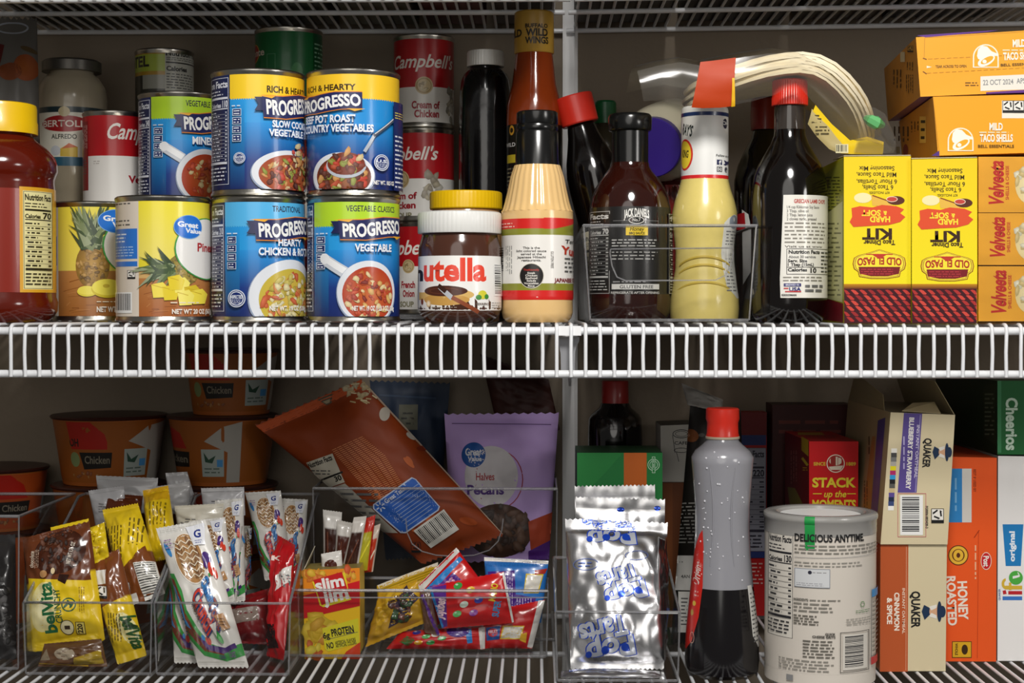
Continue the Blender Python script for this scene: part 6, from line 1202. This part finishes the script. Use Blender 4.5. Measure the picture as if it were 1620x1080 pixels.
# ---- orange and white cereal boxes
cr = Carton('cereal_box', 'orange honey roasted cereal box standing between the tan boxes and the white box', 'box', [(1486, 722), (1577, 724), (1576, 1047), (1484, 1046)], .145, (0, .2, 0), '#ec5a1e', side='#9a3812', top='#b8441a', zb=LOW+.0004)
L = cr.front(); L.p([(1500, 741), (1523, 741), (1523, 826), (1500, 826)], '#2f86c8').r(1522, 741, 1537, 826, '#d9d6cf').g(1508, 756, 1516, 820, 1, '#7ab4e0', vert=True); L.t('BEST IF USED BY', 1540, 742, 1544, 778, '#8a3414', 1, rot=-90)
L.e(1516, 878, 16, 16, '#5a2a10', 30).e(1516, 878, 14.5, 14.5, '#e8b83a').e(1516, 878, 10, 10, '#5a2a10').e(1516, 878, 8, 9, '#e8b83a').e(1516, 878, 3, 4, '#5a2a10'); L.e(1560, 887, 8.5, 14, '#f0d8c8', rot=0).e(1560, 887, 7.5, 12.8, '#c81c22').t('Post', 1556, 879, 1564, 896, '#f4ece4', 2, rot=-90)
L.t('HONEY', 1516, 919, 1530, 980, '#f2e6d6', 2, rot=-88).t('ROASTED', 1499, 911, 1512, 989, '#f2e6d6', 2, rot=-88); L.r(1506, 1014, 1537, 1040, '#3a2a10').r(1507, 1015, 1536, 1039, '#d9a81e').t('WHOLE', 1511, 1017, 1515, 1036, '#3a2408', 2, rot=-90).e(1526, 1027, 5, 8, '#3a2408'); L.l(1548, 840, 1546, 1040, .6, '#b03c14'); L.l(1541, 850, 1549, 838, 1, '#9a3410')
L.g(1540, 862, 1546, 920, 1, '#f0b890', vert=True); L.out('front_print', CARD, cr.r)
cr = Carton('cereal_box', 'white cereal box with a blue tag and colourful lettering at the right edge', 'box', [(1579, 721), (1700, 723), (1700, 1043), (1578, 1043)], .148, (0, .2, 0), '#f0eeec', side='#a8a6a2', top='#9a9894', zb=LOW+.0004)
L = cr.front(); L.p([(1586, 829), (1619, 829), (1615, 895), (1591, 895)], '#1f7ec0').t('original', 1597, 840, 1605, 888, '#eef4fa', 2, rot=90)
L.r(1586, 943, 1617, 949, '#3a78c8').r(1595, 934.5, 1617, 940, '#c0242c').p([(1586, 934), (1591, 933), (1592.5, 939), (1587, 940)], '#c0242c').r(1590, 926, 1617, 932, '#d9b43a').ring(1591, 923, 6.5, 8.5, 4.2, '#d9b43a', a0=90, a1=270).r(1596, 921, 1600, 933, '#d9b43a')
L.e(1607, 913.5, 11, 11, '#4fae44').p([(1602, 911), (1613, 909), (1613, 912), (1607, 914), (1602, 915)], '#f0eeec').l(1610, 905, 1613, 911, 1.4, '#f0eeec'); L.t('QUAKER', 1579.5, 931, 1582.5, 949, '#5a7aa8', 1, rot=90); L.out('front_print', CARD, cr.r)
zt = max(cr.f[0].z, cr.f[1].z)
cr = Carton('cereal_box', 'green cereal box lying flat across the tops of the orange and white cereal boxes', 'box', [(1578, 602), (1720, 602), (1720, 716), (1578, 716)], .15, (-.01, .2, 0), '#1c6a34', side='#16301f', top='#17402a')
for v in cr.o.data.vertices:
    if v.co.z+cr.r.location.z < zt+.006: v.co.z = zt+.0012-cr.r.location.z
L = cr.front(); L.r(1578, 602, 1584, 716, '#3f8a5a'); L.t('Cheerios', 1592, 629, 1609, 712, '#cfe8d4', 2, rot=-90); L.out('front_print', CARD, cr.r)
L = cr.left(); L.p([(1556, 610), (1576, 606), (1576, 705), (1556, 690)], '#2a3a2c'); L.g(1558, 620, 1574, 690, 10, '#6a7a6c'); L.out('side_print', CARD, cr.r)
# ================================================================ goods on the overhead shelf, seen through its wires
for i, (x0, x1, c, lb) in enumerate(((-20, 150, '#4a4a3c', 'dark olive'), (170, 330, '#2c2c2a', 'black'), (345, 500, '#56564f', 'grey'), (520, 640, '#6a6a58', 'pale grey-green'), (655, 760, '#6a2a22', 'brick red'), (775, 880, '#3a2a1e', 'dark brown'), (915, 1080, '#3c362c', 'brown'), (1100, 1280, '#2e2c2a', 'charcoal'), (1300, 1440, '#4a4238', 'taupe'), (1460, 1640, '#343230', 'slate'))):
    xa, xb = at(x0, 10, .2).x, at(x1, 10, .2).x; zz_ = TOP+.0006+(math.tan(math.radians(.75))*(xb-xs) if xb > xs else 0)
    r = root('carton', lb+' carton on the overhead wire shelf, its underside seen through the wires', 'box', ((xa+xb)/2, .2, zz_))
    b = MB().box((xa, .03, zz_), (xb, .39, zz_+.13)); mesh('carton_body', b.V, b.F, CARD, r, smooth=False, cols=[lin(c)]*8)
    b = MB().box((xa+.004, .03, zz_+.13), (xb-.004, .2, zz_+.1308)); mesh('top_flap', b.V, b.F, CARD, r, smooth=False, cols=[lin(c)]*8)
for o in list(bpy.data.objects):
    if 'w0' in o: del o['w0']
# prints belong to the part they are printed on
SUB = {'front_print': ('carton_body',), 'side_print': ('carton_body',), 'top_print': ('carton_body',), 'print': ('wrapper', 'foil_wrapper', 'bag_film'), 'cap_print': ('cap',),
       'droplets': ('bottle_wall',), 'moulded_ridge': ('bottle_wall',)}
st = lambda o: o.name.split('.')[0]
for o in list(bpy.data.objects):
    if o.parent and st(o) in SUB:
        for q in o.parent.children:
            if st(q) in SUB[st(o)]: o.parent = q; break
